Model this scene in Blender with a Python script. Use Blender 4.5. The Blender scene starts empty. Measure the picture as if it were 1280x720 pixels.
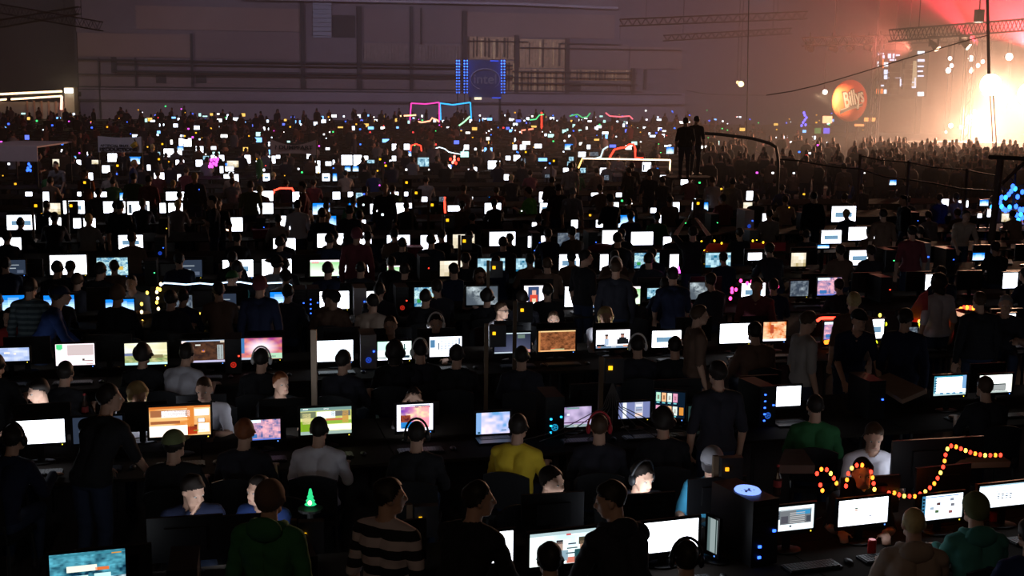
import bpy, math, random
import numpy as np
from mathutils import Vector, Matrix
random.seed(7)
rng = np.random.default_rng(11)
S = bpy.context.scene
COL = S.collection
# ------------------------------------------------------------------ camera
F_PX, CAM_H, ROLL = 1600.0, 4.35, 0.012
PITCH = math.atan((360 - 96) / F_PX)
_fw = Vector((0, math.cos(PITCH), -math.sin(PITCH)))
_u0 = Vector((0, math.sin(PITCH), math.cos(PITCH)))
_r0 = Vector((1, 0, 0))
CR = _r0 * math.cos(ROLL) + _u0 * math.sin(ROLL)
CU = _u0 * math.cos(ROLL) - _r0 * math.sin(ROLL)
CAM = Vector((0, 0, CAM_H))
cd = bpy.data.cameras.new('camera')
cd.sensor_width = 36.0
cd.lens = 36.0 * F_PX / 1280.0
cd.clip_end = 400
cam = bpy.data.objects.new('camera', cd)
COL.objects.link(cam)
cam.matrix_world = Matrix(((CR.x, CU.x, -_fw.x, CAM.x), (CR.y, CU.y, -_fw.y, CAM.y), (CR.z, CU.z, -_fw.z, CAM.z), (0, 0, 0, 1)))
S.camera = cam
# ------------------------------------------------------------------ world, exposure
S.view_settings.view_transform = 'Standard'
S.view_settings.look = 'None'
S.view_settings.exposure = 0.0
S.view_settings.gamma = 1.0
S.view_settings.use_curve_mapping = False
w = bpy.data.worlds.new('hall_dark')
S.world = w
w.use_nodes = True
w.node_tree.nodes['Background'].inputs[0].default_value = (0.55, 0.6, 1.0, 1)
w.node_tree.nodes['Background'].inputs[1].default_value = 0.0015
S.cycles.sample_clamp_indirect = 2.0
S.cycles.max_bounces = 4
S.cycles.diffuse_bounces = 2
S.cycles.volume_bounces = 0
S.cycles.volume_step_rate = 1.0
S.cycles.volume_max_steps = 64
S.cycles.transparent_max_bounces = 16

# projection of a pixel of the photograph onto real planes
def ray(px, py):
    return _fw + CR * ((px - 640) / F_PX) + CU * ((360 - py) / F_PX)
def at_z(px, py, z):
    d = ray(px, py)
    return CAM + d * ((z - CAM_H) / d.z)
def at_row(px, py, c, t):            # vertical plane y = c + t x
    d = ray(px, py)
    k = (c + t * 0 - CAM.y) / (d.y - t * d.x)
    return CAM + d * k
def at_y(px, py, y):
    d = ray(px, py)
    return CAM + d * (y / d.y)
def ppm(p):                          # pixels per metre at a point
    return F_PX / (p - CAM).dot(_fw)
PHI = 11.5
TW = math.tan(math.radians(PHI))
WALL_C = 121.0
ROWS = [(8.75, 18.3), (12.6, 14.0), (16.1, 12.5), (19.7, 11.5)]
while len(ROWS) < 32:
    ROWS.append((ROWS[-1][0] + (3.32 if len(ROWS) < 7 else 3.45), 11.0 if len(ROWS) < 7 else 11.5))
# ------------------------------------------------------------------ stage lamps and added fill lights for the hall
def lamp(name, kind, loc, power, color, size=0.2, aim=None, spot=60, blend=0.6):
    d = bpy.data.lights.new(name, kind)
    d.energy = power
    d.color = color
    if kind == 'AREA':
        d.shape = 'RECTANGLE'; d.size = size; d.size_y = 0.6
    else:
        d.shadow_soft_size = size
    if kind == 'SPOT':
        d.spot_size = math.radians(spot); d.spot_blend = blend
    o = bpy.data.objects.new(name, d)
    COL.objects.link(o)
    o.location = loc
    if aim is not None:
        o.rotation_euler = (Vector(aim) - Vector(loc)).to_track_quat('-Z', 'Y').to_euler()
    return o
WARM = (1.0, 0.54, 0.33)
STAGE_D = 66.0
st1 = at_y(1238, 106, STAGE_D)
st2 = at_y(1286, 118, STAGE_D)
st3 = at_y(1215, 150, STAGE_D + 2)
for st_, pw in ((st1, 9500), (st2, 11000), (st3, 14000)):     # blinders tilted down into the audience
    lamp('stage_blinder_light', 'SPOT', st_ + Vector((0, -0.6, 0)), pw * 1.6, WARM, 0.35, st_ + Vector((-2.5, -10, -5)), 165, 0.9)
rs = at_y(1222, 55, 63)
lamp('red_beam_light', 'SPOT', rs, 60000, (1.0, 0.03, 0.07), 0.1, at_y(1130, -50, 66), 26, 0.6)
lamp('red_beam_light', 'SPOT', at_y(1290, 60, 63), 70000, (1.0, 0.05, 0.07), 0.1, at_y(1220, -80, 66), 100, 0.9)
lamp('red_wash_light', 'SPOT', at_y(1140, 62, 64), 5500, (1.0, 0.22, 0.15), 0.2, at_y(960, 20, 66), 120, 1.0)
for x, p in ((-36, 1400), (-22, 2300), (-8, 3200), (6, 4200), (20, 3600)):      # unseen fills added under the roof to brighten the back wall
    lamp('hall_fill_light', 'SPOT', (x, 100 + TW * x, 12.0), p, (0.84, 0.74, 1.0), 0.4, (x, WALL_C + TW * x, 5.5), 95, 1.0)
for x, y, p in ((-20, 85, 320), (0, 88, 380), (20, 80, 300), (-12, 62, 150), (8, 60, 150)):  # unseen fills added to lift the haze and rows at the rear
    lamp('hall_fill_light', 'SPOT', (x, y, 12.0), p, (0.75, 0.72, 1.0), 0.4, (x, y + 3, 0), 130, 1.0)

for x, y, p in ((-15, 30, 900), (-4, 30, 900), (9, 32, 350)):                # unseen fills added over the middle, turned rearwards to lift the banners
    lamp('hall_fill_light', 'SPOT', (x, y, 12.0), p, (0.9, 0.8, 0.95), 0.4, (x, y + 16, 1), 60, 1.0)
lamp('front_fill_light', 'POINT', (-1.0, -2.5, 7.5), 190, (1.0, 0.74, 0.52), 0.25)    # unseen warm fill added behind the viewer to lift the front people
# ------------------------------------------------------------------ helpers
def srgb(r, g, b):
    f = lambda c: (c / 255 / 12.92) if c / 255 <= 0.04045 else ((c / 255 + 0.055) / 1.055) ** 2.4
    return (f(r), f(g), f(b))
_M = {}
def mat(name, color, rough=0.8, metal=0.0, vary=0.25, scale=6.0):
    if name in _M: return _M[name]
    m = bpy.data.materials.new(name); _M[name] = m
    m.use_nodes = True
    nt = m.node_tree
    b = nt.nodes['Principled BSDF']
    b.inputs['Roughness'].default_value = rough
    b.inputs['Metallic'].default_value = metal
    b.inputs['Specular IOR Level'].default_value = 0.3
    tc = nt.nodes.new('ShaderNodeTexCoord')
    nz = nt.nodes.new('ShaderNodeTexNoise'); nz.inputs['Scale'].default_value = scale; nz.inputs['Detail'].default_value = 3
    nt.links.new(tc.outputs['Object'], nz.inputs['Vector'])
    mx = nt.nodes.new('ShaderNodeMix'); mx.data_type = 'RGBA'
    mx.inputs[6].default_value = tuple(c * (1 - vary) for c in color) + (1,)
    mx.inputs[7].default_value = tuple(min(1, c * (1 + vary)) for c in color) + (1,)
    nt.links.new(nz.outputs['Fac'], mx.inputs[0])
    nt.links.new(mx.outputs[2], b.inputs['Base Color'])
    return m
def glow(name, color, strength, sample=False):
    if name in _M: return _M[name]
    m = bpy.data.materials.new(name); _M[name] = m
    m.use_nodes = True
    nt = m.node_tree; nt.nodes.clear()
    e = nt.nodes.new('ShaderNodeEmission'); o = nt.nodes.new('ShaderNodeOutputMaterial')
    e.inputs[0].default_value = tuple(color) + (1,); e.inputs[1].default_value = strength
    nt.links.new(e.outputs[0], o.inputs[0])
    m.cycles.emission_sampling = 'FRONT' if sample else 'NONE'
    return m
def screen_mat(name, sample):
    if name in _M: return _M[name]
    m = bpy.data.materials.new(name); _M[name] = m
    m.use_nodes = True
    nt = m.node_tree; nt.nodes.clear()
    a = nt.nodes.new('ShaderNodeAttribute'); a.attribute_name = 'Col'
    e = nt.nodes.new('ShaderNodeEmission'); o = nt.nodes.new('ShaderNodeOutputMaterial')
    nt.links.new(a.outputs['Color'], e.inputs[0]); nt.links.new(e.outputs[0], o.inputs[0])
    m.cycles.emission_sampling = 'FRONT' if sample else 'NONE'
    return m

class MB:
    def __init__(s): s.v = []; s.f = []; s.c = []; s.mi = []
    def quad(s, pts, col=None, mi=0):
        n = len(s.v); s.v += [tuple(p) for p in pts]; s.f.append(tuple(range(n, n + len(pts)))); s.c.append(col); s.mi.append(mi)
    def box(s, lo, hi, M=None, mi=0):
        n = len(s.v)
        P = [Vector((x, y, z)) for z in (lo[2], hi[2]) for y in (lo[1], hi[1]) for x in (lo[0], hi[0])]
        if M is not None: P = [M @ p for p in P]
        s.v += [tuple(p) for p in P]
        for f in ((0, 2, 3, 1), (4, 5, 7, 6), (0, 1, 5, 4), (2, 6, 7, 3), (0, 4, 6, 2), (1, 3, 7, 5)):
            s.f.append(tuple(n + i for i in f)); s.c.append(None); s.mi.append(mi)
        return s
    def tube(s, pts, r, seg=6, closed=False, mi=0):
        pts = [Vector(p) for p in pts]
        rr = r if isinstance(r, (list, tuple)) else [r] * len(pts)
        rings = []
        for i, p in enumerate(pts):
            a = pts[max(i - 1, 0)]; b = pts[min(i + 1, len(pts) - 1)]
            d = (b - a).normalized() if (b - a).length > 1e-9 else Vector((0, 0, 1))
            u = d.cross(Vector((0, 0, 1)))
            if u.length < 1e-3: u = d.cross(Vector((0, 1, 0)))
            u.normalize(); w_ = u.cross(d)
            n = len(s.v)
            for k in range(seg):
                t = 2 * math.pi * k / seg
                s.v.append(tuple(p + (u * math.cos(t) + w_ * math.sin(t)) * rr[i]))
            rings.append(n)
        for a, b in zip(rings, rings[1:]):
            for k in range(seg):
                s.f.append((a + k, a + (k + 1) % seg, b + (k + 1) % seg, b + k)); s.c.append(None); s.mi.append(mi)
        s.f.append(tuple(rings[0] + k for k in range(seg - 1, -1, -1))); s.c.append(None); s.mi.append(mi)
        s.f.append(tuple(rings[-1] + k for k in range(seg))); s.c.append(None); s.mi.append(mi)
        return s
    def ell(s, c, r, nu=10, nv=6, R=None, mi=0):
        n = len(s.v); c = Vector(c)
        def P(v):
            v = Vector((v[0] * r[0], v[1] * r[1], v[2] * r[2]))
            return tuple(c + (R @ v if R is not None else v))
        s.v.append(P((0, 0, -1)))
        for j in range(1, nv):
            th = math.pi * j / nv
            for i in range(nu):
                ph = 2 * math.pi * i / nu
                s.v.append(P((math.sin(th) * math.cos(ph), math.sin(th) * math.sin(ph), -math.cos(th))))
        s.v.append(P((0, 0, 1)))
        def F(*f): s.f.append(f); s.c.append(None); s.mi.append(mi)
        for i in range(nu): F(n, n + 1 + (i + 1) % nu, n + 1 + i)
        for j in range(nv - 2):
            a = n + 1 + j * nu; b = a + nu
            for i in range(nu): F(a + i, a + (i + 1) % nu, b + (i + 1) % nu, b + i)
        a = n + 1 + (nv - 2) * nu; t = len(s.v) - 1
        for i in range(nu): F(a + i, a + (i + 1) % nu, t)
        return s
    def mesh(s, name, mats, smooth=False):
        me = bpy.data.meshes.new(name)
        me.from_pydata(s.v, [], s.f)
        for m in (mats if isinstance(mats, (list, tuple)) else [mats]): me.materials.append(m)
        if any(s.mi): me.polygons.foreach_set('material_index', s.mi)
        if any(c is not None for c in s.c):
            at = me.color_attributes.new('Col', 'FLOAT_COLOR', 'CORNER')
            arr = []
            for f, c in zip(s.f, s.c):
                c = c or (0, 0, 0)
                arr += [c[0], c[1], c[2], 1.0] * len(f)
            at.data.foreach_set('color', arr)
        if smooth: me.polygons.foreach_set('use_smooth', [True] * len(s.f))
        me.update()
        return me
    def obj(s, name, mats, parent=None, smooth=False, kind=None, label=None):
        return link(name, s.mesh(name, mats, smooth), parent, kind, label)
def link(name, me, parent=None, kind=None, label=None):
    o = bpy.data.objects.new(name, me); COL.objects.link(o)
    if parent is not None: o.parent = parent
    if kind: o['kind'] = kind
    if label: o['label'] = label
    return o
def empty(name, loc, rz=0, label=None, cat=None, group=None):
    o = bpy.data.objects.new(name, None); COL.objects.link(o)
    o.empty_display_size = 0.1
    o.location = loc; o.rotation_euler = (0, 0, rz)
    return tag(o, label, cat, group)
def tag(o, label=None, cat=None, group=None):
    if label: o['label'] = label
    if cat: o['category'] = cat
    if group: o['group'] = group
    return o
_T = {}
def text_mesh(txt, size, mt, shear=0.0, extrude=0.004, bold=0.0):
    c = bpy.data.curves.new('letters', 'FONT')
    c.body = txt; c.size = size; c.shear = shear; c.extrude = extrude; c.offset = bold
    c.align_x = 'CENTER'; c.align_y = 'CENTER'
    o = bpy.data.objects.new('letters', c); COL.objects.link(o)
    dg = bpy.context.evaluated_depsgraph_get()
    me = bpy.data.meshes.new_from_object(o.evaluated_get(dg))
    bpy.data.objects.remove(o); bpy.data.curves.remove(c)
    me.materials.clear(); me.materials.append(mt)
    return me
ONES = ['', 'first', 'second', 'third', 'fourth', 'fifth', 'sixth', 'seventh', 'eighth', 'ninth', 'tenth', 'eleventh', 'twelfth', 'thirteenth', 'fourteenth', 'fifteenth', 'sixteenth', 'seventeenth', 'eighteenth', 'nineteenth']
TENS = {2: ('twentieth', 'twenty-'), 3: ('thirtieth', 'thirty-'), 4: ('fortieth', 'forty-'), 5: ('fiftieth', 'fifty-'), 6: ('sixtieth', 'sixty-')}
def nth(n):
    if n < 20: return ONES[n]
    a, b = TENS[n // 10]
    return a if n % 10 == 0 else b + ONES[n % 10]
def rowname(i): return 'front' if i == 0 else nth(i + 1)
# ------------------------------------------------------------------ the hall
M_floor = mat('dark_concrete', (0.05, 0.05, 0.055), 0.75, 0, 0.4, 0.8)
MB().box((-75, -3, -0.2), (75, 150, 0)).obj('floor', M_floor, kind='structure')
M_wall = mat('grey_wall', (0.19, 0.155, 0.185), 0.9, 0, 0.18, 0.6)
M_panelw = mat('brownish_wall_panel', (0.27, 0.19, 0.185), 0.85, 0, 0.12, 0.8)
M_panelm = mat('greybrown_wall_panel', (0.22, 0.165, 0.18), 0.85, 0, 0.12, 0.8)
M_wdark = mat('dark_steel', (0.055, 0.048, 0.06), 0.8, 0, 0.2, 2)
M_lowband = mat('pale_wall_base', (0.27, 0.22, 0.27), 0.85, 0, 0.15, 0.5)
M_shut = mat('bluish_shutter', (0.27, 0.28, 0.36), 0.7, 0, 0.1, 2)
M_corr = mat('lit_corrugated_sheet', (0.5, 0.34, 0.22), 0.5, 0, 0.55, 3.0)  # warm tone paints in stage light reflected off the sheet
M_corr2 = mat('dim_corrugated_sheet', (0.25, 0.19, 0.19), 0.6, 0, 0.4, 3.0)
M_roof = mat('dark_roof', (0.05, 0.042, 0.045), 0.9, 0, 0.3, 1.0)
ROT = Matrix.Rotation(math.radians(PHI), 4, 'Z')
def wall_uz(px, py, off=0.0):
    p = at_row(px, py, WALL_C, TW)
    return p.x / math.cos(math.radians(PHI)), p.z
# local wall frame: origin (0, WALL_C, 0), x along the wall, -y towards the room
WF = Matrix.Translation((0, WALL_C, 0)) @ ROT
u_left = wall_uz(96, 60)[0]
wall = MB().box((u_left, 0, 0), (75, 0.5, 13.5)).obj('wall_back', M_wall, kind='structure')
wall.matrix_world = WF
def wrect(name, x0, y0, x1, y1, m, proud, base=0.0):
    xm, ym = (x0 + x1) / 2, (y0 + y1) / 2
    u0 = wall_uz(x0, ym)[0]; u1 = wall_uz(x1, ym)[0]
    z1 = wall_uz(xm, y0)[1]; z0 = wall_uz(xm, y1)[1]
    return MB().box((u0, -proud - base, z0), (u1, -base, z1)).obj(name, m, wall)
for r in ((170, 9, 380, 38), (97, 42, 240, 71), (582, 17, 768, 47), (710, 55, 785, 86), (787, 59, 852, 86)):
    wrect('wall_panel', *r, M_panelw, 0.12)
for r in ((455, 11, 511, 52), (518, 12, 577, 53), (775, 20, 850, 50), (97, 75, 125, 94), (242, 40, 376, 74), (97, 96, 240, 109), (244, 95, 376, 110), (382, 95, 445, 112), (454, 96, 511, 113), (518, 97, 577, 114)):
    wrect('wall_panel', *r, M_panelm, 0.08)
wrect('wall_base', 97, 113, 855, 127, M_lowband, 0.35)
wrect('wall_base', 97, 128, 855, 152, M_lowband, 0.25)
wrect('shutter', 391, -4, 414, 47, M_shut, 0.1)
for k in range(9):
    wrect('slat', 391, -2 + k * 5.5, 414, 0.6 + k * 5.5, M_shut, 0.2, 0.1)
wrect('window_recess', 415, 19, 444, 47, M_wdark, 0.06)
for r in ((195, 93, 208, 104), (245, 94, 258, 104), (139, 71, 146, 91), (804, 87, 808, 112), (708, 102, 725, 117)):
    wrect('window_recess', *r, M_wdark, 0.12)
for x, y0, y1, wd in ((378, -5, 112, 5), (449, 8, 113, 6), (514, 8, 114, 4), (526, 10, 55, 2), (580, 14, 116, 5), (645, 44, 117, 5), (708, 48, 118, 5), (97, 40, 150, 3), (240, 42, 110, 3), (790, 85, 118, 4), (125, 72, 150, 2), (170, 72, 110, 2)):
    wrect('wall_column', x - wd / 2, y0, x + wd / 2, y1, M_wdark, 0.3, 0.12)
def corrugated(x0, y0, x1, y1, m, step):
    o = wrect('corrugated_sheet', x0, y0, x1, y1, m, 0.05)
    u0 = wall_uz(x0, 80)[0]; u1 = wall_uz(x1, 80)[0]
    z1 = wall_uz((x0 + x1) / 2, y0)[1]; z0 = wall_uz((x0 + x1) / 2, y1)[1]
    b = MB(); u = u0
    while u < u1:
        h = random.uniform(0.05, 0.16)
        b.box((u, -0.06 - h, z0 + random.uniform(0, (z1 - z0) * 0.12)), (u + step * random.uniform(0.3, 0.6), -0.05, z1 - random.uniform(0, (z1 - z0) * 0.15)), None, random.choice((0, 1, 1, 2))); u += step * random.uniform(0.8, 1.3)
    s_ = b.obj('rib', [m, mat('unlit_rib', (.12, .085, .07), .7), mat('lit_streak_rib', (.95, .62, .34), .4, 0, .3, 1.5)] if m is M_corr else [m, m, m], o); s_['kind'] = 'stuff'  # bright and dark rib colours paint in the warm light streaks
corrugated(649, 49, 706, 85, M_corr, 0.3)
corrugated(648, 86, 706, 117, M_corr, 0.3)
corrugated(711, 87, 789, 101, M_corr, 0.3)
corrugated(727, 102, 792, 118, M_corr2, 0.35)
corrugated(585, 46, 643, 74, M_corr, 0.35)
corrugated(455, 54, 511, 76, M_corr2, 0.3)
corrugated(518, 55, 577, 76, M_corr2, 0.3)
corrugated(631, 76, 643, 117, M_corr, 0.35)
for y, h, x0, x1 in ((77.5, 2.0, 97, 640), (82, 1.2, 145, 640), (91, 2.6, 145, 640), (95, 1.2, 97, 640), (110, 1.6, 97, 800), (113, 1.2, 97, 850), (127, 1.0, 97, 855), (85.5, 1.8, 640, 795), (92.5, 1, 640, 795), (100, 2, 640, 795), (50, 1.4, 700, 775), (56, 1.2, 650, 850), (48, 1.0, 585, 660)):
    xm = (x0 + x1) / 2
    yy = y + (0.012 * (xm - 320))
    wrect('wall_rail', x0, yy - h / 2, x1, yy + h / 2, M_wdark, 0.22, 0.2)
# recessed dark bay beyond the wall's end
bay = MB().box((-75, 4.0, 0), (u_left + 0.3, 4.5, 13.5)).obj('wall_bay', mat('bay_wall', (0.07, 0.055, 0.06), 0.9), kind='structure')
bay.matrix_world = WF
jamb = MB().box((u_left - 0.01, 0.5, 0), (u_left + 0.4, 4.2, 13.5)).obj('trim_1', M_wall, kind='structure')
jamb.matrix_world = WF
ceil = MB().box((-75, -128, 12.7), (75, 6, 13.0)).obj('ceiling', M_roof, kind='structure')
ceil.matrix_world = WF
for k in range(11):
    v = -2 - k * 6.0
    b = MB().box((-60, v - 0.12, 12.35), (70, v + 0.12, 12.7)).obj('roof_beam', M_wdark, ceil)
pipe = MB().tube([(wall_uz(300, -3)[0], -1.2, wall_uz(300, -1)[1]), (wall_uz(640, 5)[0], -1.2, wall_uz(640, 5.5)[1]), (wall_uz(768, 11)[0], -1.2, wall_uz(768, 11)[1])], 0.13, 8).obj('ceiling_pipe', mat('pale_pipe', (0.42, 0.38, 0.46), 0.5), ceil)
pipe.matrix_parent_inverse = Matrix.Identity(4)
MB().box((-75.4, -3, 0), (-75, 150, 13)).obj('wall_left', M_wall, kind='structure')
MB().box((75, -3, 0), (75.4, 150, 13)).obj('wall_right', M_wall, kind='structure')
# smoke haze drifting through the rear of the hall
hz = bpy.data.materials.new('smoke_haze'); hz.use_nodes = True
nt = hz.node_tree; nt.nodes.clear()
vs = nt.nodes.new('ShaderNodeVolumeScatter')
vs.inputs['Color'].default_value = (0.98, 0.95, 0.96, 1)
# smoke pours out of the stage end and thins away from it
tcd = nt.nodes.new('ShaderNodeTexCoord'); mp_ = nt.nodes.new('ShaderNodeMapping'); gr = nt.nodes.new('ShaderNodeTexGradient'); gr.gradient_type = 'QUADRATIC_SPHERE'
SMR = 52.0
cen = WF.inverted() @ Vector((29, 68, 3.0))
mp_.inputs['Scale'].default_value = (1 / SMR, 1 / SMR, 1 / (SMR * .8)); mp_.inputs['Location'].default_value = tuple(-cen[i] / (SMR * (.8 if i == 2 else 1)) for i in range(3))
nt.links.new(tcd.outputs['Object'], mp_.inputs['Vector']); nt.links.new(mp_.outputs[0], gr.inputs['Vector'])
ma = nt.nodes.new('ShaderNodeMath'); ma.operation = 'MULTIPLY_ADD'; ma.inputs[1].default_value = 0.022; ma.inputs[2].default_value = 0.0024
nt.links.new(gr.outputs['Fac'], ma.inputs[0]); nt.links.new(ma.outputs[0], vs.inputs['Density'])
oo = nt.nodes.new('ShaderNodeOutputMaterial'); nt.links.new(vs.outputs[0], oo.inputs['Volume'])
hb = MB().box((-50, -90, 0.02), (54, -0.9, 12.3)).obj('haze', hz)
hb.matrix_world = WF
hb['kind'] = 'stuff'; hb['label'] = 'thin stage smoke drifting over the rear half of the hall'
hb.visible_shadow = True
# ------------------------------------------------------------------ people
def rotz(a): return Matrix.Rotation(math.radians(a), 3, 'Z')
def cone_mesh(b, p, q, r1, r2, seg=10):
    p, q = Vector(p), Vector(q); d = q - p; L = d.length; d.normalize()
    pts, rr = [], []
    for t in (-0.98, -0.7, -0.3): pts.append(p + d * r1 * t); rr.append(r1 * math.sqrt(max(0.02, 1 - t * t)))
    pts.append(p); rr.append(r1); pts.append(q); rr.append(r2)
    for t in (0.3, 0.7, 0.98): pts.append(q + d * r2 * t); rr.append(r2 * math.sqrt(max(0.02, 1 - t * t)))
    b.tube(pts, rr, seg)
def skeleton(pose, hyaw=0, hpitch=0, fat=1.0, fingers=True):
    """round cones and ellipsoids (kind, tag, ...), person faces +Y, feet on z=0"""
    P = []
    V = Vector
    if pose.startswith('sit'):
        lean = {'sit': 0.10, 'sit_back': -0.02, 'sit_fwd': 0.24, 'sit_chin': 0.20, 'sit_head': 0.12, 'sit_side': 0.08}[pose]
        pel = V((0, 0, 0.54)); nk = V((0, lean, 1.03)); sw = 0.175
        kn = [V((s * 0.13, 0.42, 0.53)) for s in (-1, 1)]; an = [V((s * 0.13, 0.36, 0.09)) for s in (-1, 1)]
    else:
        lean = {'stand': 0.0, 'stand_desk': 0.22, 'stand_phone': 0.0, 'stand_cross': 0.0, 'stand_walk': 0.02}[pose]
        pel = V((0, 0, 0.95)); nk = V((0, lean, 1.46 - lean * 0.25)); sw = 0.18
        kn = [V((s * 0.10, 0.03, 0.50)) for s in (-1, 1)]; an = [V((s * 0.11, -0.02, 0.09)) for s in (-1, 1)]
        if pose == 'stand_walk':
            kn = [V((-0.10, 0.18, 0.52)), V((0.10, -0.05, 0.50))]; an = [V((-0.10, 0.16, 0.09)), V((0.10, -0.32, 0.14))]
    ax = (nk - pel).normalized()
    L = (nk - pel).length
    wa = pel + ax * L * 0.38; ch = pel + ax * L * 0.72; shc = nk - ax * 0.055
    P.append(('c', 'pel', pel + V((-0.075, 0, 0)), pel + V((0.075, 0, 0)), 0.115 * fat, 0.115 * fat))
    for s in (-1, 1): P.append(('c', 'tor', pel + V((s * 0.05, 0, 0.05)), wa + V((s * 0.05, 0, 0)), 0.112 * fat, 0.102 * fat))
    for s in (-1, 1): P.append(('c', 'tor', wa + V((s * 0.045, 0, 0)), ch + V((s * 0.075, 0, 0)), 0.105 * fat, 0.115))
    P.append(('c', 'tor', ch + V((-0.08, -0.01, 0)), shc + V((-0.09, -0.01, -0.01)), 0.11, 0.07))
    P.append(('c', 'tor', ch + V((0.08, -0.01, 0)), shc + V((0.09, -0.01, -0.01)), 0.11, 0.07))
    sh = [shc + V((s * sw, 0.0, -0.02)) for s in (-1, 1)]
    P.append(('c', 'tor', sh[0], shc + V((0, 0, 0.02)), 0.062, 0.07)); P.append(('c', 'tor', shc + V((0, 0, 0.02)), sh[1], 0.07, 0.062))
    # head
    tilt = lean * 0.5
    hd = nk + V((0, 0.035 + tilt * 0.25, 0.165))
    R = rotz(hyaw) @ Matrix.Rotation(math.radians(-hpitch), 3, 'X')
    H = lambda x, y, z: hd + R @ V((x, y, z))
    P.append(('c', 'neck', nk - ax * 0.05, H(0, -0.02, -0.05), 0.062, 0.054))
    P.append(('e', 'head', H(0, -0.012, 0.03), (0.077, 0.098, 0.092), R))
    P.append(('e', 'head', H(0, 0.025, -0.03), (0.064, 0.072, 0.082), R))
    P.append(('c', 'head', H(-0.028, 0.055, -0.085), H(0.028, 0.055, -0.085), 0.030, 0.030))     # jaw, chin
    P.append(('c', 'head', H(0, 0.093, 0.012), H(0, 0.112, -0.03), 0.010, 0.016))               # nose
    P.append(('c', 'head', H(-0.035, 0.082, 0.022), H(0.035, 0.082, 0.022), 0.014, 0.014))       # brow
    P.append(('c', 'head', H(-0.020, 0.088, -0.062), H(0.020, 0.088, -0.062), 0.011, 0.011))     # lips
    for s in (-1, 1): P.append(('e', 'head', H(s * 0.079, -0.005, -0.012), (0.012, 0.020, 0.032), R))   # ears
    # arms
    arms = []
    for i, s in enumerate((-1, 1)):
        if pose in ('sit', 'sit_fwd', 'sit_back', 'sit_side'):
            el = sh[i] + V((s * 0.075, 0.10, -0.24)); wr = V((s * (0.15 if s < 0 else 0.2), el.y + 0.24, 0.80))
        elif pose == 'sit_chin':
            if s > 0: el = sh[i] + V((0.02, 0.20, -0.20)); wr = H(0.05, 0.10, -0.16)
            else: el = sh[i] + V((s * 0.06, 0.14, -0.24)); wr = V((-0.08, el.y + 0.2, 0.79))
        elif pose == 'sit_head':
            el = sh[i] + V((s * 0.03, 0.24, -0.10)); wr = H(s * 0.10, 0.085, 0.0)
        elif pose == 'stand_desk':
            el = sh[i] + V((s * 0.06, 0.10, -0.26)); wr = el + V((s * -0.02, 0.18, -0.18))
        elif pose == 'stand_phone':
            el = sh[i] + V((s * 0.14, 0.12, 0.16)); wr = el + V((-s * 0.16, 0.10, 0.22))
        elif pose == 'stand_cross':
            el = sh[i] + V((s * 0.07, 0.04, -0.27)); wr = V((-s * 0.10, 0.20, el.z + 0.06 - 0.03 * s))
        else:
            el = sh[i] + V((s * 0.07, -0.02, -0.29)); wr = el + V((s * 0.0, 0.07, -0.25))
        arms.append((sh[i], el, wr))
        P.append(('c', 'uarm', sh[i], el, 0.056, 0.044)); P.append(('c', 'farm', el, wr, 0.043, 0.030))
        d = (wr - el).normalized()
        if pose == 'sit_head': d = (H(0, 0.0, 0.12) - wr).normalized()
        if pose.startswith('sit') and pose not in ('sit_head', 'sit_chin'): d = V((d.x * 0.3, 0.95, -0.1)).normalized()
        side = d.cross(V((0, 0, 1)))
        side = side.normalized() if side.length > 0.2 else V((0, 1, 0))
        up = side.cross(d).normalized()
        pe = wr + d * 0.085
        for t in (-1, -0.3, 0.4, 1): P.append(('c', 'hand', wr + d * 0.02 + side * t * 0.014, pe + side * t * 0.030, 0.017, 0.014))
        if fingers:
            for j, (t, ln) in enumerate(((-1, 0.058), (-0.33, 0.072), (0.33, 0.078), (1, 0.068))):
                k = pe + side * t * 0.032; m_ = k + d * ln * 0.55 - up * 0.006; e_ = m_ + d * ln * 0.42 - up * 0.024
                P.append(('c', 'hand', k, m_, 0.0105, 0.0095)); P.append(('c', 'hand', m_, e_, 0.0095, 0.008))
            t0 = wr + d * 0.03 - side * s * 0.02; t1 = t0 + d * 0.035 - side * s * 0.04; t2 = t1 + d * 0.035 - side * s * 0.012 - up * 0.01
            P.append(('c', 'hand', t0, t1, 0.014, 0.011)); P.append(('c', 'hand', t1, t2, 0.011, 0.009))
    for i, s in enumerate((-1, 1)):
        hp = pel + V((s * 0.085, 0.0, -0.03))
        P.append(('c', 'leg', hp, kn[i], 0.095, 0.062)); P.append(('c', 'leg', kn[i], an[i], 0.060, 0.042))
        P.append(('c', 'foot', an[i] + V((0, -0.03, -0.045)), an[i] + V((s * 0.02, 0.16, -0.052)), 0.043, 0.036))
        P.append(('c', 'foot', an[i], an[i] + V((0, 0.03, -0.03)), 0.045, 0.045))
    return P, hd, R, dict(nk=nk, shc=shc, arms=arms)
TAGS = ['pel', 'tor', 'neck', 'head', 'uarm', 'farm', 'hand', 'leg', 'foot']
_B = {}
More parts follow.
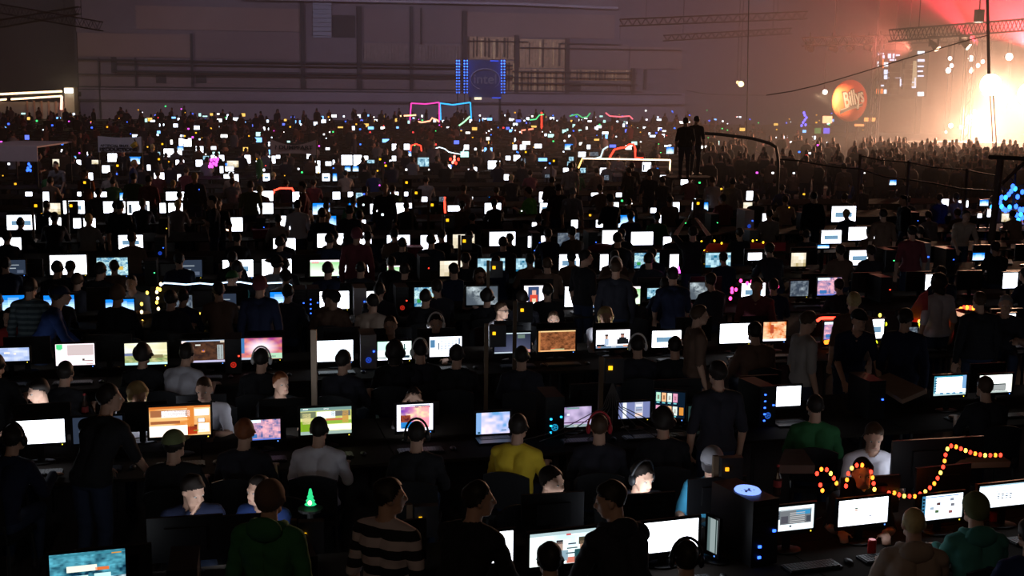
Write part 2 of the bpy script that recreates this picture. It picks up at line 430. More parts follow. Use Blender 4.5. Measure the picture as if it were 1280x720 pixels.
def body(pose, hyaw=0, hpitch=0, fat=1.0, voxel=0.012):
    key = (pose, hyaw, hpitch, fat, voxel)
    if key in _B: return _B[key]
    P, hd, R, inf = skeleton(pose, hyaw, hpitch, fat, voxel < 0.02)
    b = MB()
    for p in P:
        if p[0] == 'c': cone_mesh(b, p[2], p[3], p[4], p[5])
        else: b.ell(p[2], p[3], 14, 10, p[4])
    me = b.mesh('body', M_skin)
    o = bpy.data.objects.new('tmp', me); COL.objects.link(o)
    md = o.modifiers.new('r', 'REMESH'); md.mode = 'VOXEL'; md.voxel_size = voxel
    sm = o.modifiers.new('s', 'SMOOTH'); sm.iterations = 2 if voxel < 0.02 else 1; sm.factor = 0.5
    dg = bpy.context.evaluated_depsgraph_get()
    m2 = bpy.data.meshes.new_from_object(o.evaluated_get(dg))
    bpy.data.objects.remove(o); bpy.data.meshes.remove(me)
    nv = len(m2.vertices); nf = len(m2.polygons)
    co = np.empty(nv * 3); m2.vertices.foreach_get('co', co); co = co.reshape(-1, 3)
    lt = np.empty(nf, int); m2.polygons.foreach_get('loop_total', lt)
    li = np.empty(len(m2.loops), int); m2.loops.foreach_get('vertex_index', li)
    no = np.empty(nv * 3); m2.vertices.foreach_get('normal', no); no = no.reshape(-1, 3)
    best = np.full(nv, 1e9); tg = np.zeros(nv, int)
    for p in P:
        if p[0] == 'c':
            a = np.array(p[2]); d = np.array(p[3]) - a; r1, r2 = p[4], p[5]
            t = np.clip(((co - a) @ d) / (d @ d), 0, 1)
            ds = np.linalg.norm(co - a - t[:, None] * d, axis=1) - (r1 + (r2 - r1) * t)
        else:
            q = (co - np.array(p[2])) @ np.array(p[4])
            r = np.array(p[3]); ds = (np.linalg.norm(q / r, axis=1) - 1) * r.min()
        m_ = ds < best
        best[m_] = ds[m_]; tg[m_] = TAGS.index(p[1])
    off = np.concatenate(([0], np.cumsum(lt)))
    fs = [li[off[i]:off[i + 1]] for i in range(nf)]
    ft = tg[li[off[:-1]]]
    hl = (co - np.array(hd)) @ np.array(R)          # head-local coordinates
    m2.materials.clear(); m2.materials.append(M_skin)
    m2.polygons.foreach_set('use_smooth', [True] * nf)
    _B[key] = dict(me=m2, co=co, no=no, fs=fs, ft=ft, tg=tg, hl=hl, hd=hd, R=R, inf=inf, voxel=voxel)
    return _B[key]
_SH = {}
def shell(B, name, fsel, push, m, rough=0.0, key=None):
    k = (id(B), name, key)
    if k in _SH: me = _SH[k]
    else:
        fs = [B['fs'][i] for i in np.nonzero(fsel)[0]]
        if not fs: return None
        idx = np.unique(np.concatenate(fs)); mp = {int(v): i for i, v in enumerate(idx)}
        n = B['no'][idx]; c = B['co'][idx]
        pu = push if np.isscalar(push) else push[idx]
        w_ = np.sin(c[:, 0] * 31 + c[:, 2] * 23) * np.sin(c[:, 1] * 27 - c[:, 2] * 37)
        p = c + n * (np.asarray(pu) + rough * w_)[:, None]
        me = bpy.data.meshes.new(name)
        me.from_pydata(p.tolist(), [], [[mp[int(v)] for v in f] for f in fs])
        me.polygons.foreach_set('use_smooth', [True] * len(fs))
        me.materials.append(m); me.update()
        _SH[k] = me
    o = bpy.data.objects.new(name, me)
    COL.objects.link(o)
    o.material_slots[0].link = 'OBJECT'; o.material_slots[0].material = m
    return o
M_skin = mat('skin', (0.50, 0.30, 0.22), 0.6, 0, 0.08, 10)
M_shoe = mat('dark_shoe', (0.03, 0.03, 0.035), 0.6)
M_black = mat('black_plastic', (0.012, 0.012, 0.014), 0.45, 0, 0.2)
CLOTH = {'black': (0.012, 0.012, 0.015), 'dark': (0.02, 0.02, 0.03), 'navy': (0.01, 0.014, 0.04), 'blue': (0.012, 0.03, 0.12), 'cyan': (0.05, 0.3, 0.5), 'white': (0.62, 0.60, 0.68), 'grey': (0.22, 0.21, 0.24), 'lgrey': (0.42, 0.41, 0.46),
         'beige': (0.36, 0.27, 0.22), 'teal': (0.05, 0.22, 0.2), 'green': (0.03, 0.14, 0.05), 'lime': (0.12, 0.55, 0.08), 'yellow': (0.72, 0.52, 0.04), 'red': (0.3, 0.03, 0.03), 'maroon': (0.16, 0.035, 0.05), 'brown': (0.12, 0.07, 0.05), 'olive': (0.12, 0.14, 0.06), 'jeans': (0.02, 0.03, 0.065), 'palegrey': (0.3, 0.27, 0.26), 'orange': (0.4, 0.12, 0.03)}
HAIR = {'dark': (0.015, 0.01, 0.008), 'brown': (0.06, 0.032, 0.018), 'blond': (0.5, 0.38, 0.18), 'ginger': (0.22, 0.07, 0.025), 'grey': (0.25, 0.24, 0.24)}
def cloth(c): return mat(c + '_cloth', CLOTH[c], 0.9, 0, 0.15, 8)
def hairm(c): return mat(c + '_hair', HAIR[c], 0.6, 0, 0.35, 30)
def striped(name, a, b_, freq):
    if name in _M: return _M[name]
    m = mat(name, a, 0.9)
    nt = m.node_tree; bs = nt.nodes['Principled BSDF']
    tc = nt.nodes.new('ShaderNodeTexCoord'); sx = nt.nodes.new('ShaderNodeSeparateXYZ'); nt.links.new(tc.outputs['Object'], sx.inputs[0])
    mu = nt.nodes.new('ShaderNodeMath'); mu.operation = 'MULTIPLY'; mu.inputs[1].default_value = freq; nt.links.new(sx.outputs['Z'], mu.inputs[0])
    fr = nt.nodes.new('ShaderNodeMath'); fr.operation = 'FRACT'; nt.links.new(mu.outputs[0], fr.inputs[0])
    gt = nt.nodes.new('ShaderNodeMath'); gt.operation = 'GREATER_THAN'; gt.inputs[1].default_value = 0.52; nt.links.new(fr.outputs[0], gt.inputs[0])
    mx = nt.nodes.new('ShaderNodeMix'); mx.data_type = 'RGBA'; mx.inputs[6].default_value = a + (1,); mx.inputs[7].default_value = b_ + (1,)
    nt.links.new(gt.outputs[0], mx.inputs[0]); nt.links.new(mx.outputs[2], bs.inputs['Base Color'])
    return m
N_PEOPLE = [0]
def person(loc, rz, pose, label, shirt='dark', hair='dark', pants='jeans', hyaw=0, hpitch=0, scale=1.0, sleeves='short', extras=(), fat=1.0, hi=True, group=None, parts=True, shirt_m=None):
    N_PEOPLE[0] += 1
    B = body(pose, hyaw, hpitch, fat, 0.013 if hi else 0.026)
    o = bpy.data.objects.new('person', B['me']); COL.objects.link(o)
    o.location = loc; o.rotation_euler = (0, 0, rz); o.scale = (scale,) * 3
    tag(o, label, 'person', group)
    T = TAGS.index; ft = B['ft']; co, hl = B['co'], B['hl']
    fc = np.array([co[f].mean(0) for f in B['fs']]) if 'fc' not in B else B['fc']; B['fc'] = fc
    fh = np.array([hl[f].mean(0) for f in B['fs']]) if 'fh' not in B else B['fh']; B['fh'] = fh
    sm = shirt_m or cloth(shirt)
    ex = set(e.split(':')[0] for e in extras)
    tor = (ft == T('tor')) | (ft == T('pel')) & (fc[:, 2] > (0.55 if pose.startswith('sit') else 0.90))
    nk = B['inf']['nk']
    arms = (ft == T('uarm'))
    if sleeves == 'long': arms = arms | (ft == T('farm'))
    def add(ob):
        if ob is not None: ob.parent = o
        return ob
    add(shell(B, 'hoodie' if sleeves == 'long' and 'hood' in ex else ('sweater' if sleeves == 'long' else 'shirt'), tor | arms, 0.014 if sleeves == 'long' else 0.010, sm, 0.005, sleeves))
    add(shell(B, 'trousers', (ft == T('leg')) | (ft == T('pel')), 0.008, cloth(pants), 0.004))
    if hi: add(shell(B, 'shoes', ft == T('foot'), 0.006, M_shoe))
    hm = (ft == T('head')) | (ft == T('neck')) & (fh[:, 1] < 0.0)
    line = fh[:, 2] > 0.012 + 0.82 * fh[:, 1] - 0.25 * np.maximum(0, -fh[:, 1] - 0.03) + 0.010 * np.sin(fh[:, 0] * 95) * np.sin(fh[:, 0] * 41 + 1)
    if 'bald' not in ex and 'beanie' not in ex:
        if 'long_hair' in ex:
            sel = (((ft == T('head')) & (line | (fh[:, 1] < 0.03))) | (ft == T('neck')) & (fh[:, 1] < 0.02))
            add(shell(B, 'hair', sel, 0.03, hairm(hair), 0.010, 'l'))
        elif 'afro' in ex: add(shell(B, 'hair', (ft == T('head')) & line, 0.032, hairm(hair), 0.014, 'a'))
        elif 'bowl' in ex: add(shell(B, 'hair', (ft == T('head')) & (line | (fh[:, 1] < 0.035)), 0.024, hairm(hair), 0.006, 'b'))
        elif 'short' in ex: add(shell(B, 'hair', (ft == T('head')) & line, 0.004, hairm(hair), 0.002, 's'))
        else: add(shell(B, 'hair', (ft == T('head')) & line, 0.010, hairm(hair), 0.007, 'm'))
    Rm = Matrix.Translation(B['hd']) @ B['R'].to_4x4()
    if 'beanie' in ex: add(shell(B, 'beanie', (ft == T('head')) & line, 0.022, cloth(extra_col(extras, 'beanie')), 0.004, 'bn'))
    if 'cap' in ex:
        cm = cloth(extra_col(extras, 'cap'))
        add(shell(B, 'cap', (ft == T('head')) & (fh[:, 2] > 0.03), 0.022, cm, 0.0, 'cp'))
        bm = MB(); n = 9
        for i in range(n - 1):
            a0 = math.pi * (i / (n - 1)); a1 = math.pi * ((i + 1) / (n - 1))
            q = lambda a, r, z: Rm @ Vector((math.cos(a) * 0.08, 0.06 + math.sin(a) * r, z))
            bm.quad([q(a0, 0.02, 0.05), q(a1, 0.02, 0.05), q(a1, 0.14, 0.035), q(a0, 0.14, 0.035)])
        add(bm.obj('cap_brim', cm))
    if 'hat' in ex:
        bm = MB(); n = 16
        for i in range(n):
            a0, a1 = 2 * math.pi * i / n, 2 * math.pi * (i + 1) / n
            q = lambda a, r, z: Rm @ Vector((math.cos(a) * r, math.sin(a) * r * 1.05 - 0.01, z + 0.03 * abs(math.cos(a))))
            bm.quad([q(a0, 0.09, 0.03), q(a1, 0.09, 0.03), q(a1, 0.19, 0.03), q(a0, 0.19, 0.03)])
        add(bm.obj('hat_brim', cloth('black')))
        add(shell(B, 'hat', (ft == T('head')) & (fh[:, 2] > 0.03), 0.026, cloth('black'), 0, 'ht'))
    if 'phones' in ex or 'white_phones' in ex or 'red_phones' in ex:
        hmt = M_black if 'phones' in ex else mat('white_plastic' if 'white_phones' in ex else 'red_plastic', (0.6, 0.6, 0.62) if 'white_phones' in ex else (0.35, 0.02, 0.03), 0.5)
        bm = MB()
        bm.tube([Rm @ Vector((math.cos(a) * 0.105, -0.01, 0.0 + math.sin(a) * 0.15)) for a in [math.pi * k / 12 for k in range(13)]], 0.011, 6)
        for s in (-1, 1): bm.ell(Rm @ Vector((s * 0.098, -0.005, -0.015)), (0.024, 0.042, 0.048), 10, 6, B['R'])
        add(bm.obj('headphones', hmt, smooth=True))
    if 'hood' in ex:
        nkv = B['inf']['nk']
        bm = MB().ell(nkv + Vector((0, -0.085, 0.0)), (0.125, 0.06, 0.085), 14, 8)
        bm.tube([nkv + Vector((math.cos(a) * 0.10, math.sin(a) * 0.085 + 0.0, 0.01 - 0.02 * math.sin(a))) for a in [math.pi * (0.9 + 1.2 * k / 10) for k in range(11)]], 0.035, 8)
        add(bm.obj('hood', sm, smooth=True))
    if 'glasses' in ex:
        bm = MB()
        for s in (-1, 1): bm.tube([Rm @ Vector((s * 0.034 + 0.024 * math.cos(a), 0.106, 0.006 + 0.018 * math.sin(a))) for a in [2 * math.pi * k / 10 for k in range(11)]], 0.003, 4)
        bm.tube([Rm @ Vector((-0.08, 0.01, 0.01)), Rm @ Vector((-0.06, 0.1, 0.01)), Rm @ Vector((0.06, 0.1, 0.01)), Rm @ Vector((0.08, 0.01, 0.01))], 0.003, 4)
        add(bm.obj('glasses', M_black))
    if 'eyes' in ex or hi:
        for s in (-1, 1):
            e = MB().ell(Rm @ Vector((s * 0.032, 0.084, 0.0)), (0.014, 0.010, 0.008), 8, 5, B['R']).obj('eye', mat('eye_white', (0.6, 0.58, 0.55), 0.3), o, True)
            MB().ell(Rm @ Vector((s * 0.032, 0.0925, 0.0)), (0.006, 0.004, 0.006), 6, 4, B['R']).obj('iris', mat('dark_iris', (0.02, 0.015, 0.012), 0.2), e, True)
        MB().ell(Rm @ Vector((0, 0.0985, -0.062)), (0.022, 0.004, 0.006), 8, 4, B['R']).obj('lips', mat('lips', (0.4, 0.16, 0.14), 0.5), o, True)
    return o
def extra_col(ex, k):
    for e in ex:
        if e.startswith(k + ':'): return e.split(':')[1]
    return 'black'
def head_local(pose, hyaw=0, hpitch=0):
    _, hd, _, _ = skeleton(pose, hyaw, hpitch, 1.0, False)
    return hd
def put(px, py, pose, yaw, label, scale=1.0, hyaw=0, hpitch=0, zh=None, **kw):
    """person whose head centre is seen at (px, py); yaw 0 = back to the camera, 180 = facing it, positive = turned towards the wall's left end"""
    hd = head_local(pose, hyaw, hpitch)
    z = hd.z * scale
    p = at_z(px, py, z)
    if zh: p = at_z(px, py, zh); z = zh
    a = math.radians(yaw)
    q = Vector((hd.x * math.cos(a) - hd.y * math.sin(a), hd.x * math.sin(a) + hd.y * math.cos(a), 0)) * scale
    return person((p.x - q.x, p.y - q.y, max(0.0, z - hd.z * scale)), a, pose, label, hyaw=hyaw, hpitch=hpitch, scale=scale, **kw), p
# ------------------------------------------------------------------ screens, monitors
def R8(r, g, b, k=1.0):
    c = srgb(r, g, b); return tuple(v * k for v in c)
WHITE = (3.6, 3.8, 4.2)
def grid(fn, nx, ny):
    if nx >= 10: nx, ny = (nx * 2, ny * 2) if nx < 30 else (int(nx * 1.5), int(ny * 1.5))
    return [(i / nx, j / ny, (i + 1) / nx, (j + 1) / ny, fn((i + .5) / nx, (j + .5) / ny)) for i in range(nx) for j in range(ny)]
def nz(u, v, s=0):
    t = 0.0
    for f_, a_ in ((5.0, .6), (13.0, .4)):
        x, y = u * f_ + s * 1.37, v * f_ * .8 + s * 2.11
        i, j = math.floor(x), math.floor(y); fx, fy = x - i, y - j
        fx, fy = fx * fx * (3 - 2 * fx), fy * fy * (3 - 2 * fy)
        hs = lambda p, q_: (math.sin(p * 127.1 + q_ * 311.7) * 43758.5453) % 1.0
        t += a_ * ((hs(i, j) * (1 - fx) + hs(i + 1, j) * fx) * (1 - fy) + (hs(i, j + 1) * (1 - fx) + hs(i + 1, j + 1) * fx) * fy)
    return max(0.0, min(1.0, (t - .5) * 1.7 + .5))
def mixc(a, b, t): return tuple(x + (y - x) * t for x, y in zip(a, b))
def content(k):
    r = random.Random(k)
    W = (0, 0, 1, 1, WHITE)
    if k == 'W': return [W]
    if k == 'b': return grid(lambda u, v: mixc(R8(20, 130, 240, 1.3), (1.6, 2.2, 2.6), max(0, min(1, 1.0 - v * 1.0 - abs(u - .5) * .5))), 4, 8)
    if k == 'B': return [(0, 0, 1, 1, R8(20, 90, 220)), (.4, .35, .62, .6, R8(180, 90, 110))]
    if k == 'd': return [(0, 0, 1, 1, R8(45, 55, 72)), (.1, .62, .7, .68, R8(150, 160, 170)), (.12, .4, .55, .46, R8(170, 180, 190)), (.6, .1, .9, .3, R8(90, 100, 120))]
    if k == 'g': return grid(lambda u, v: mixc(R8(60, 70, 85), R8(190, 205, 215), nz(u, v, 1) * nz(v, u, 4)), 10, 7)
    if k == 'c': return grid(lambda u, v: mixc(R8(190, 170, 120), R8(250, 240, 220, 1.3), nz(u * .6, v, 2)), 6, 4)
    if k == 't': return grid(lambda u, v: mixc(R8(20, 110, 150), R8(200, 240, 250, 1.3), nz(u, v, r.random() * 9)), 9, 6)
    if k == 'x': return [W, (.15, .3, .85, .62, R8(120, 160, 190)), (0, .86, 1, .9, R8(120, 170, 220))]
    if k == 'doc': return [W, (.40, .45, .62, .48, (1.6, 1.7, 1.8)), (.28, .62, .34, .82, (1.5, 1.7, 1.9)), (.44, .66, .5, .8, (1.5, 1.7, 1.9)), (.3, .55, .5, .57, (1.4, 1.5, 1.6))]
    if k == 'dot': return [W, (.33, .62, .39, .67, R8(60, 90, 60)), (.33, .56, .39, .61, R8(200, 120, 60)), (.62, .28, .67, .33, R8(120, 130, 150))]
    if k == 'site':
        o = [(0, 0, 1, 1, (1.3, 1.5, 1.6)), (.28, .25, .95, .86, R8(120, 125, 130)), (.16, .48, .28, .84, R8(110, 120, 130)), (.62, .62, .92, .8, R8(60, 150, 200)), (.3, .3, .45, .6, R8(85, 85, 95)), (.84, .3, .93, .55, R8(70, 75, 85)), (.28, .82, .95, .86, R8(190, 200, 205)), (.48, .14, .53, .21, R8(40, 40, 50))]
        for j in range(6): o.append((.48, .3 + j * .08, .8, .33 + j * .08, R8(205, 205, 205)))
        for j in range(5): o.append((.17, .5 + j * .065, .26, .53 + j * .065, R8(50, 60, 70)))
        return o
    if k == 'desk':
        o = [(0, 0, 1, 1, (1.7, 1.9, 2.1)), (0, 0, .1, 1, R8(60, 130, 170)), (.06, .9, .9, .94, R8(130, 170, 220))]
        for j in range(6): o.append((.02, .12 + j * .14, .07, .2 + j * .14, R8(15, 25, 35)))
        for u, v, c in ((.36, .58, (90, 60, 60)), (.33, .28, (80, 110, 70)), (.7, .5, (120, 120, 130)), (.66, .22, (150, 90, 90)), (.68, .72, (140, 150, 170)), (.2, .42, (170, 190, 210))): o.append((u, v, u + .09, v + .11, R8(*c)))
        return o
    if k == 'web':
        o = [(0, 0, 1, 1, (2.3, 2.5, 2.7)), (0, .92, 1, 1, R8(190, 225, 240))]
        for i in range(4):
            for j in range(3): o.append((.33 + i * .07, .35 + j * .09, .375 + i * .07, .4 + j * .09, R8(80, 100, 120)))
        o += [(.3, .68, .55, .71, R8(130, 150, 180)), (.3, .76, .48, .78, R8(170, 180, 200))]
        return o
    if k == 'deskw':
        o = [(0, 0, 1, 1, (2.4, 2.6, 2.9)), (0, 0, .08, 1, R8(120, 190, 210)), (0, .92, 1, 1, R8(60, 160, 190)), (.88, .3, 1, 1, R8(130, 180, 230)), (0, 0, 1, .12, R8(200, 230, 235))]
        for j in range(6): o.append((.02, .2 + j * .13, .1, .26 + j * .13, R8(40, 90, 130)))
        for u in (.2, .4, .58, .8): o.append((u, .06, u + .1, .15, R8(90, 150, 190)))
        return o
    if k == 'winbox': return [(0, 0, 1, 1, (2.0, 2.1, 2.0)), (.38, .1, .82, .5, R8(20, 40, 45)), (.4, .13, .8, .44, R8(170, 175, 175)), (.1, 0, .9, .09, R8(190, 205, 200)), (.2, .86, .95, .9, R8(200, 215, 220)), (.9, .1, 1, .9, (1.2, 1.2, 1.05))]
    if k == 'battle':
        o = grid(lambda u, v: mixc(R8(10, 50, 75), R8(110, 215, 240), nz(u * 1.7, v * 1.6, 1) * (0.4 + 0.6 * nz(v * 2.2, u * 2.3, 5))) if v > .3 else mixc(R8(20, 80, 100), R8(230, 250, 255, 1.3), nz(u * 2, v, 3)), 44, 24)
        o += [(.22, .5, .62, .66, R8(240, 245, 225, 1.2)), (.6, .5, .78, .58, R8(240, 120, 60)), (.24, .3, .5, .4, R8(220, 240, 240)), (.58, .12, .8, .42, R8(200, 245, 245, 1.2)), (.82, .9, .95, .93, R8(230, 160, 60)), (.0, .92, 1, .97, R8(60, 140, 160))]
        return o
    if k == 'orange':
        o = grid(lambda u, v: mixc(R8(240, 150, 70), R8(255, 225, 160, 1.2), nz(u * .5, v * .5, 2)), 20, 12)
        o += [(0, .93, 1, 1, R8(220, 120, 50)), (.02, .66, .62, .88, R8(175, 110, 70)), (.2, .64, .66, .86, (1.4, 1.5, 1.6)), (.74, .66, .98, .88, (1.1, 1.25, 1.4)), (0, .52, .64, .60, R8(250, 190, 120, 1.2)), (.02, .42, .5, .52, R8(170, 100, 60)),
              (.0, .0, .62, .36, (1.7, 1.5, 1.2)), (.62, .3, .73, 1, R8(235, 140, 60)), (.62, .04, .78, .3, R8(190, 60, 25)), (.66, .2, .78, .36, R8(110, 50, 30)), (.8, .1, .98, .4, (1.3, 1.3, 1.1)), (.8, .44, .9, .56, (1.7, 1.7, 1.8)), (.79, .43, .80, .57, R8(40, 30, 30)), (.9, .43, .91, .57, R8(40, 30, 30)), (.79, .56, .91, .57, R8(40, 30, 30)), (.79, .43, .91, .44, R8(40, 30, 30)), (.72, .14, .9, .18, R8(120, 170, 60))]
        return o
    if k == 'yellow':
        o = grid(lambda u, v: mixc(R8(210, 220, 120), R8(255, 250, 190, 1.3), nz(u * .6, v * .6, 4)), 20, 12)
        o += [(0, .88, 1, 1, R8(120, 155, 150)), (.05, .93, .15, .97, (1.5, 1.5, 1.5)), (.45, .92, .55, .97, (1.5, 1.5, 1.5)), (.0, .62, .3, .86, R8(120, 130, 100)), (.6, .66, .98, .86, R8(110, 115, 110)), (.32, .6, .68, .84, (1.4, 1.6, 1.7)), (.82, .4, .94, .86, R8(215, 165, 80)), (0, .12, .22, .5, R8(130, 175, 40)), (.04, .4, .2, .8, R8(225, 215, 150)), (.45, .38, 1, .5, R8(150, 190, 70)), (.5, .14, 1, .36, (1.5, 1.5, 1.0)), (0, 0, 1, .12, R8(165, 190, 180)), (.5, .5, .82, .58, R8(210, 120, 80))]
        return o
    if k == 'paint':
        def f(u, v):
            if v < .28 and u < .45: return R8(40, 140, 220)
            if u < .35 and v < .6: return mixc(R8(190, 90, 50), R8(90, 30, 40), nz(u * 3, v * 3, 1))
            return mixc(mixc(R8(110, 50, 190), R8(255, 150, 170, 1.2), min(1, u * 1.2)), R8(255, 220, 180, 1.2), nz(u, v, 6) ** 2)
        o = [(0, 0, 1, 1, (1.6, 1.6, 1.9))] + [(.1 + a * .8, .1 + b * .82, .1 + c * .8, .1 + d * .82, e) for a, b, c, d, e in grid(f, 16, 14)]
        o += [(.35, .94, .9, .97, R8(60, 90, 110)), (.14, .1, .36, .16, R8(40, 60, 80)), (.5, .86, .92, .93, R8(60, 40, 60))]
        return o
    if k == 'cloud': return grid(lambda u, v: mixc(R8(110, 175, 235), R8(245, 225, 255, 1.3), nz(u * .7, v * .7, 3) if u > .15 else .1), 16, 12) + [(.05, .03, .12, .12, R8(30, 80, 100)), (.75, .12, .9, .18, R8(120, 150, 190))]
    if k == 'purple': return grid(lambda u, v: mixc(R8(90, 85, 130), R8(215, 195, 235), nz(u * .6, v * .5, 7)), 18, 12) + [(0, 0, 1, .14, R8(150, 170, 175)), (.02, .02, .1, .12, R8(230, 180, 150)), (.3, .58, .38, .68, R8(235, 235, 250, 1.2)), (.3, .9, .65, .97, R8(120, 165, 160)), (.1, .2, .9, .26, R8(110, 80, 120)), (.2, .02, .35, .12, R8(60, 80, 90)), (.5, .02, .6, .12, R8(220, 220, 200))]
    if k == 'columns': return [(0, 0, 1, 1, R8(125, 135, 185)), (.14, .02, .26, .98, R8(240, 245, 250, 1.2)), (.52, .02, .78, .98, R8(200, 205, 225)), (.55, .72, .75, .85, R8(245, 245, 255)), (.55, .45, .75, .55, R8(130, 140, 170)), (.54, .12, .76, .32, R8(250, 215, 200, 1.1)), (.55, .6, .75, .66, R8(120, 150, 190))]
    if k == 'thumbs':
        o = [(0, 0, 1, 1, R8(12, 28, 45))]
        cs = [(230, 160, 190), (180, 235, 210), (245, 190, 140), (230, 245, 235)]
        for i in range(4):
            for j in range(2):
                c = R8(*cs[(i + j) % 4], 1.1); x = .03 + i * .19; y = .1 + j * .5
                o += [(x, y, x + .15, y + .34, c), (x + .04, y + .08, x + .11, y + .24, mixc(c, R8(120, 60, 40), .7)), (x + .02, y - .07, x + .12, y - .02, R8(120, 210, 220))]
        o.append((.82, .12, .96, .42, R8(230, 150, 60))); return o
    if k == 'brown': return grid(lambda u, v: mixc(R8(70, 38, 22), R8(185, 112, 68), nz(u * 2.2, v * 2.2, 2) * .6 + .4 * nz(v * 5, u * 6, 1)), 28, 16) + [(0, .94, 1, 1, R8(255, 215, 150, 1.1)), (0, 0, 1, .06, R8(255, 190, 130, 1.1)), (0, 0, .05, 1, R8(210, 140, 80)), (.33, .07, .7, .12, R8(190, 200, 150)), (.34, .1, .44, .15, R8(240, 90, 50))]
    if k == 'strategy': return grid(lambda u, v: mixc(R8(52, 36, 32), R8(95, 62, 44), nz(u * 2, v * 2, 5)), 20, 12) + [(0, .95, 1, 1, R8(180, 200, 230)), (0, .88, .12, .98, R8(245, 220, 210, 1.3)), (.9, .88, 1, .98, R8(220, 210, 190)), (.32, .76, .44, .82, R8(235, 235, 225)), (.83, .12, .97, .78, R8(175, 185, 185)), (.86, .14, .88, .76, R8(40, 40, 50)), (.92, .14, .94, .76, R8(40, 40, 50)), (.26, 0, 1, .09, R8(205, 200, 235)), (.46, .46, .54, .54, R8(220, 130, 60)), (.49, .5, .52, .56, R8(70, 90, 200))]
    if k == 'fire':
        def f(u, v):
            d = math.hypot(u - .5, v - .55); a = math.atan2(v - .55, u - .5)
            return mixc(R8(255, 235, 245, 1.5), mixc(R8(170, 60, 150), R8(245, 150, 110), nz(u, v, 3) * .6 + .4 * (.5 + .5 * math.sin(a * 11))), max(0, min(1, d * 2.6 - .15)))
        return grid(f, 20, 14) + [(0, 0, .6, .1, R8(200, 210, 230)), (.62, .02, 1, .28, R8(190, 235, 200)), (0, .3, .1, 1, R8(70, 130, 190)), (.7, .08, .85, .16, R8(60, 70, 70))]
    if k == 'land': return grid(lambda u, v: mixc(R8(230, 225, 180, 1.2), R8(245, 250, 235, 1.4), nz(u * .4, v * 1.3, 3)) if v > .42 else mixc(R8(120, 150, 90), R8(215, 210, 150), nz(u * 2, v * 3, 1)), 18, 14) + [(0, .42, .5, .55, R8(120, 130, 170)), (.55, .3, .9, .45, R8(140, 130, 90)), (0, 0, 1, .1, R8(190, 240, 245, 1.2))]
    if k == 'pink': return [(0, 0, 1, 1, (1.5, 1.3, 1.4)), (.3, .45, .98, .95, (.75, .62, .62)), (.02, .76, .18, .98, R8(90, 235, 150)), (.05, .72, .15, .76, R8(90, 235, 150)), (.68, .2, .74, .3, R8(80, 70, 60)), (.74, .18, .95, .22, R8(150, 100, 90)), (.78, .03, .95, .06, R8(190, 120, 110))]
    if k == 'ice': return grid(lambda u, v: mixc(R8(150, 180, 235), R8(225, 232, 255, 1.2), nz(u * .6, v * .6, 5)), 10, 6) + [(.35, .55, .5, .68, R8(250, 240, 225, 1.2)), (.6, .48, .66, .62, R8(250, 230, 215, 1.3))]
    if k == 'snow': return grid(lambda u, v: mixc((1.5, 1.9, 2.1), WHITE, nz(u * .5, v * .5, 2)), 10, 6)
    if k == 'greenw': return [(0, 0, 1, 1, (1.6, 2.0, 1.8)), (0, .5, .3, 1, (.8, 1.5, 1.1)), (.78, .5, .82, .85, R8(40, 80, 80)), (.74, .55, .86, .6, R8(40, 80, 80)), (0, .07, .25, .13, R8(30, 60, 90)), (.74, .08, .95, .22, R8(30, 50, 70)), (0, 0, 1, .06, WHITE)]
    if k == 'sheet':
        o = [(0, 0, 1, 1, (1.9, 2.0, 2.2)), (.02, .45, .17, .85, R8(90, 140, 180)), (.9, .6, .95, .9, R8(80, 110, 140)), (.26, .35, .3, .7, R8(70, 90, 110)), (.2, .88, .93, .91, R8(120, 150, 180))]
        for i in range(5):
            for j in range(7): o.append((.34 + i * .11, .32 + j * .075, .42 + i * .11, .36 + j * .075, R8(150, 165, 185)))
        return o
    if k == 'night': return grid(lambda u, v: mixc(R8(38, 44, 62), R8(90, 95, 125), (1 - abs(u - .6)) * (1 - v)), 10, 7) + [(0, .95, 1, 1, R8(220, 240, 245)), (0, 0, .5, .06, R8(200, 215, 230)), (.5, .03, 1, .16, R8(215, 150, 140)), (.64, .72, .84, .9, R8(110, 130, 120))]
    if k == 'tv': return [(0, 0, 1, 1, (2.2, 2.1, 2.3)), (0, 0, 1, .12, R8(120, 150, 180)), (.02, .1, .3, .22, R8(40, 50, 60)), (.25, .14, .38, .5, R8(190, 210, 235)), (.27, .5, .35, .68, R8(190, 150, 130)), (.26, .66, .36, .76, R8(60, 50, 45)), (.62, .2, .96, .48, R8(22, 26, 30)), (.68, .48, .9, .58, R8(26, 30, 34)), (.73, .58, .83, .74, R8(190, 140, 125)), (.72, .72, .84, .8, R8(50, 40, 38)), (.05, .03, .14, .1, R8(220, 120, 80)), (.45, .03, .6, .1, R8(200, 210, 220)), (.8, .06, .96, .16, R8(235, 170, 140))]
    if k == 'video': return grid(lambda u, v: mixc((.75, 1.0, 1.1), (1.5, 1.7, 1.6), nz(u * .8, v * .8, 3)), 16, 10) + [(.3, .1, .58, .42, R8(150, 180, 195)), (.4, .42, .5, .68, R8(190, 160, 145)), (.4, .62, .5, .74, R8(60, 60, 65)), (.68, .06, .98, .42, R8(40, 85, 90)), (.76, .42, .93, .66, R8(190, 150, 125)), (.74, .56, .97, .78, R8(75, 70, 55)), (.55, .3, .7, .34, R8(60, 80, 90)), (.56, .45, .72, .49, R8(90, 110, 120)), (.58, .58, .7, .62, R8(60, 70, 90)), (.56, .02, .72, .2, R8(225, 130, 110)), (.0, .9, 1, 1, R8(190, 215, 220)), (.55, .86, .62, .92, R8(220, 90, 90))]
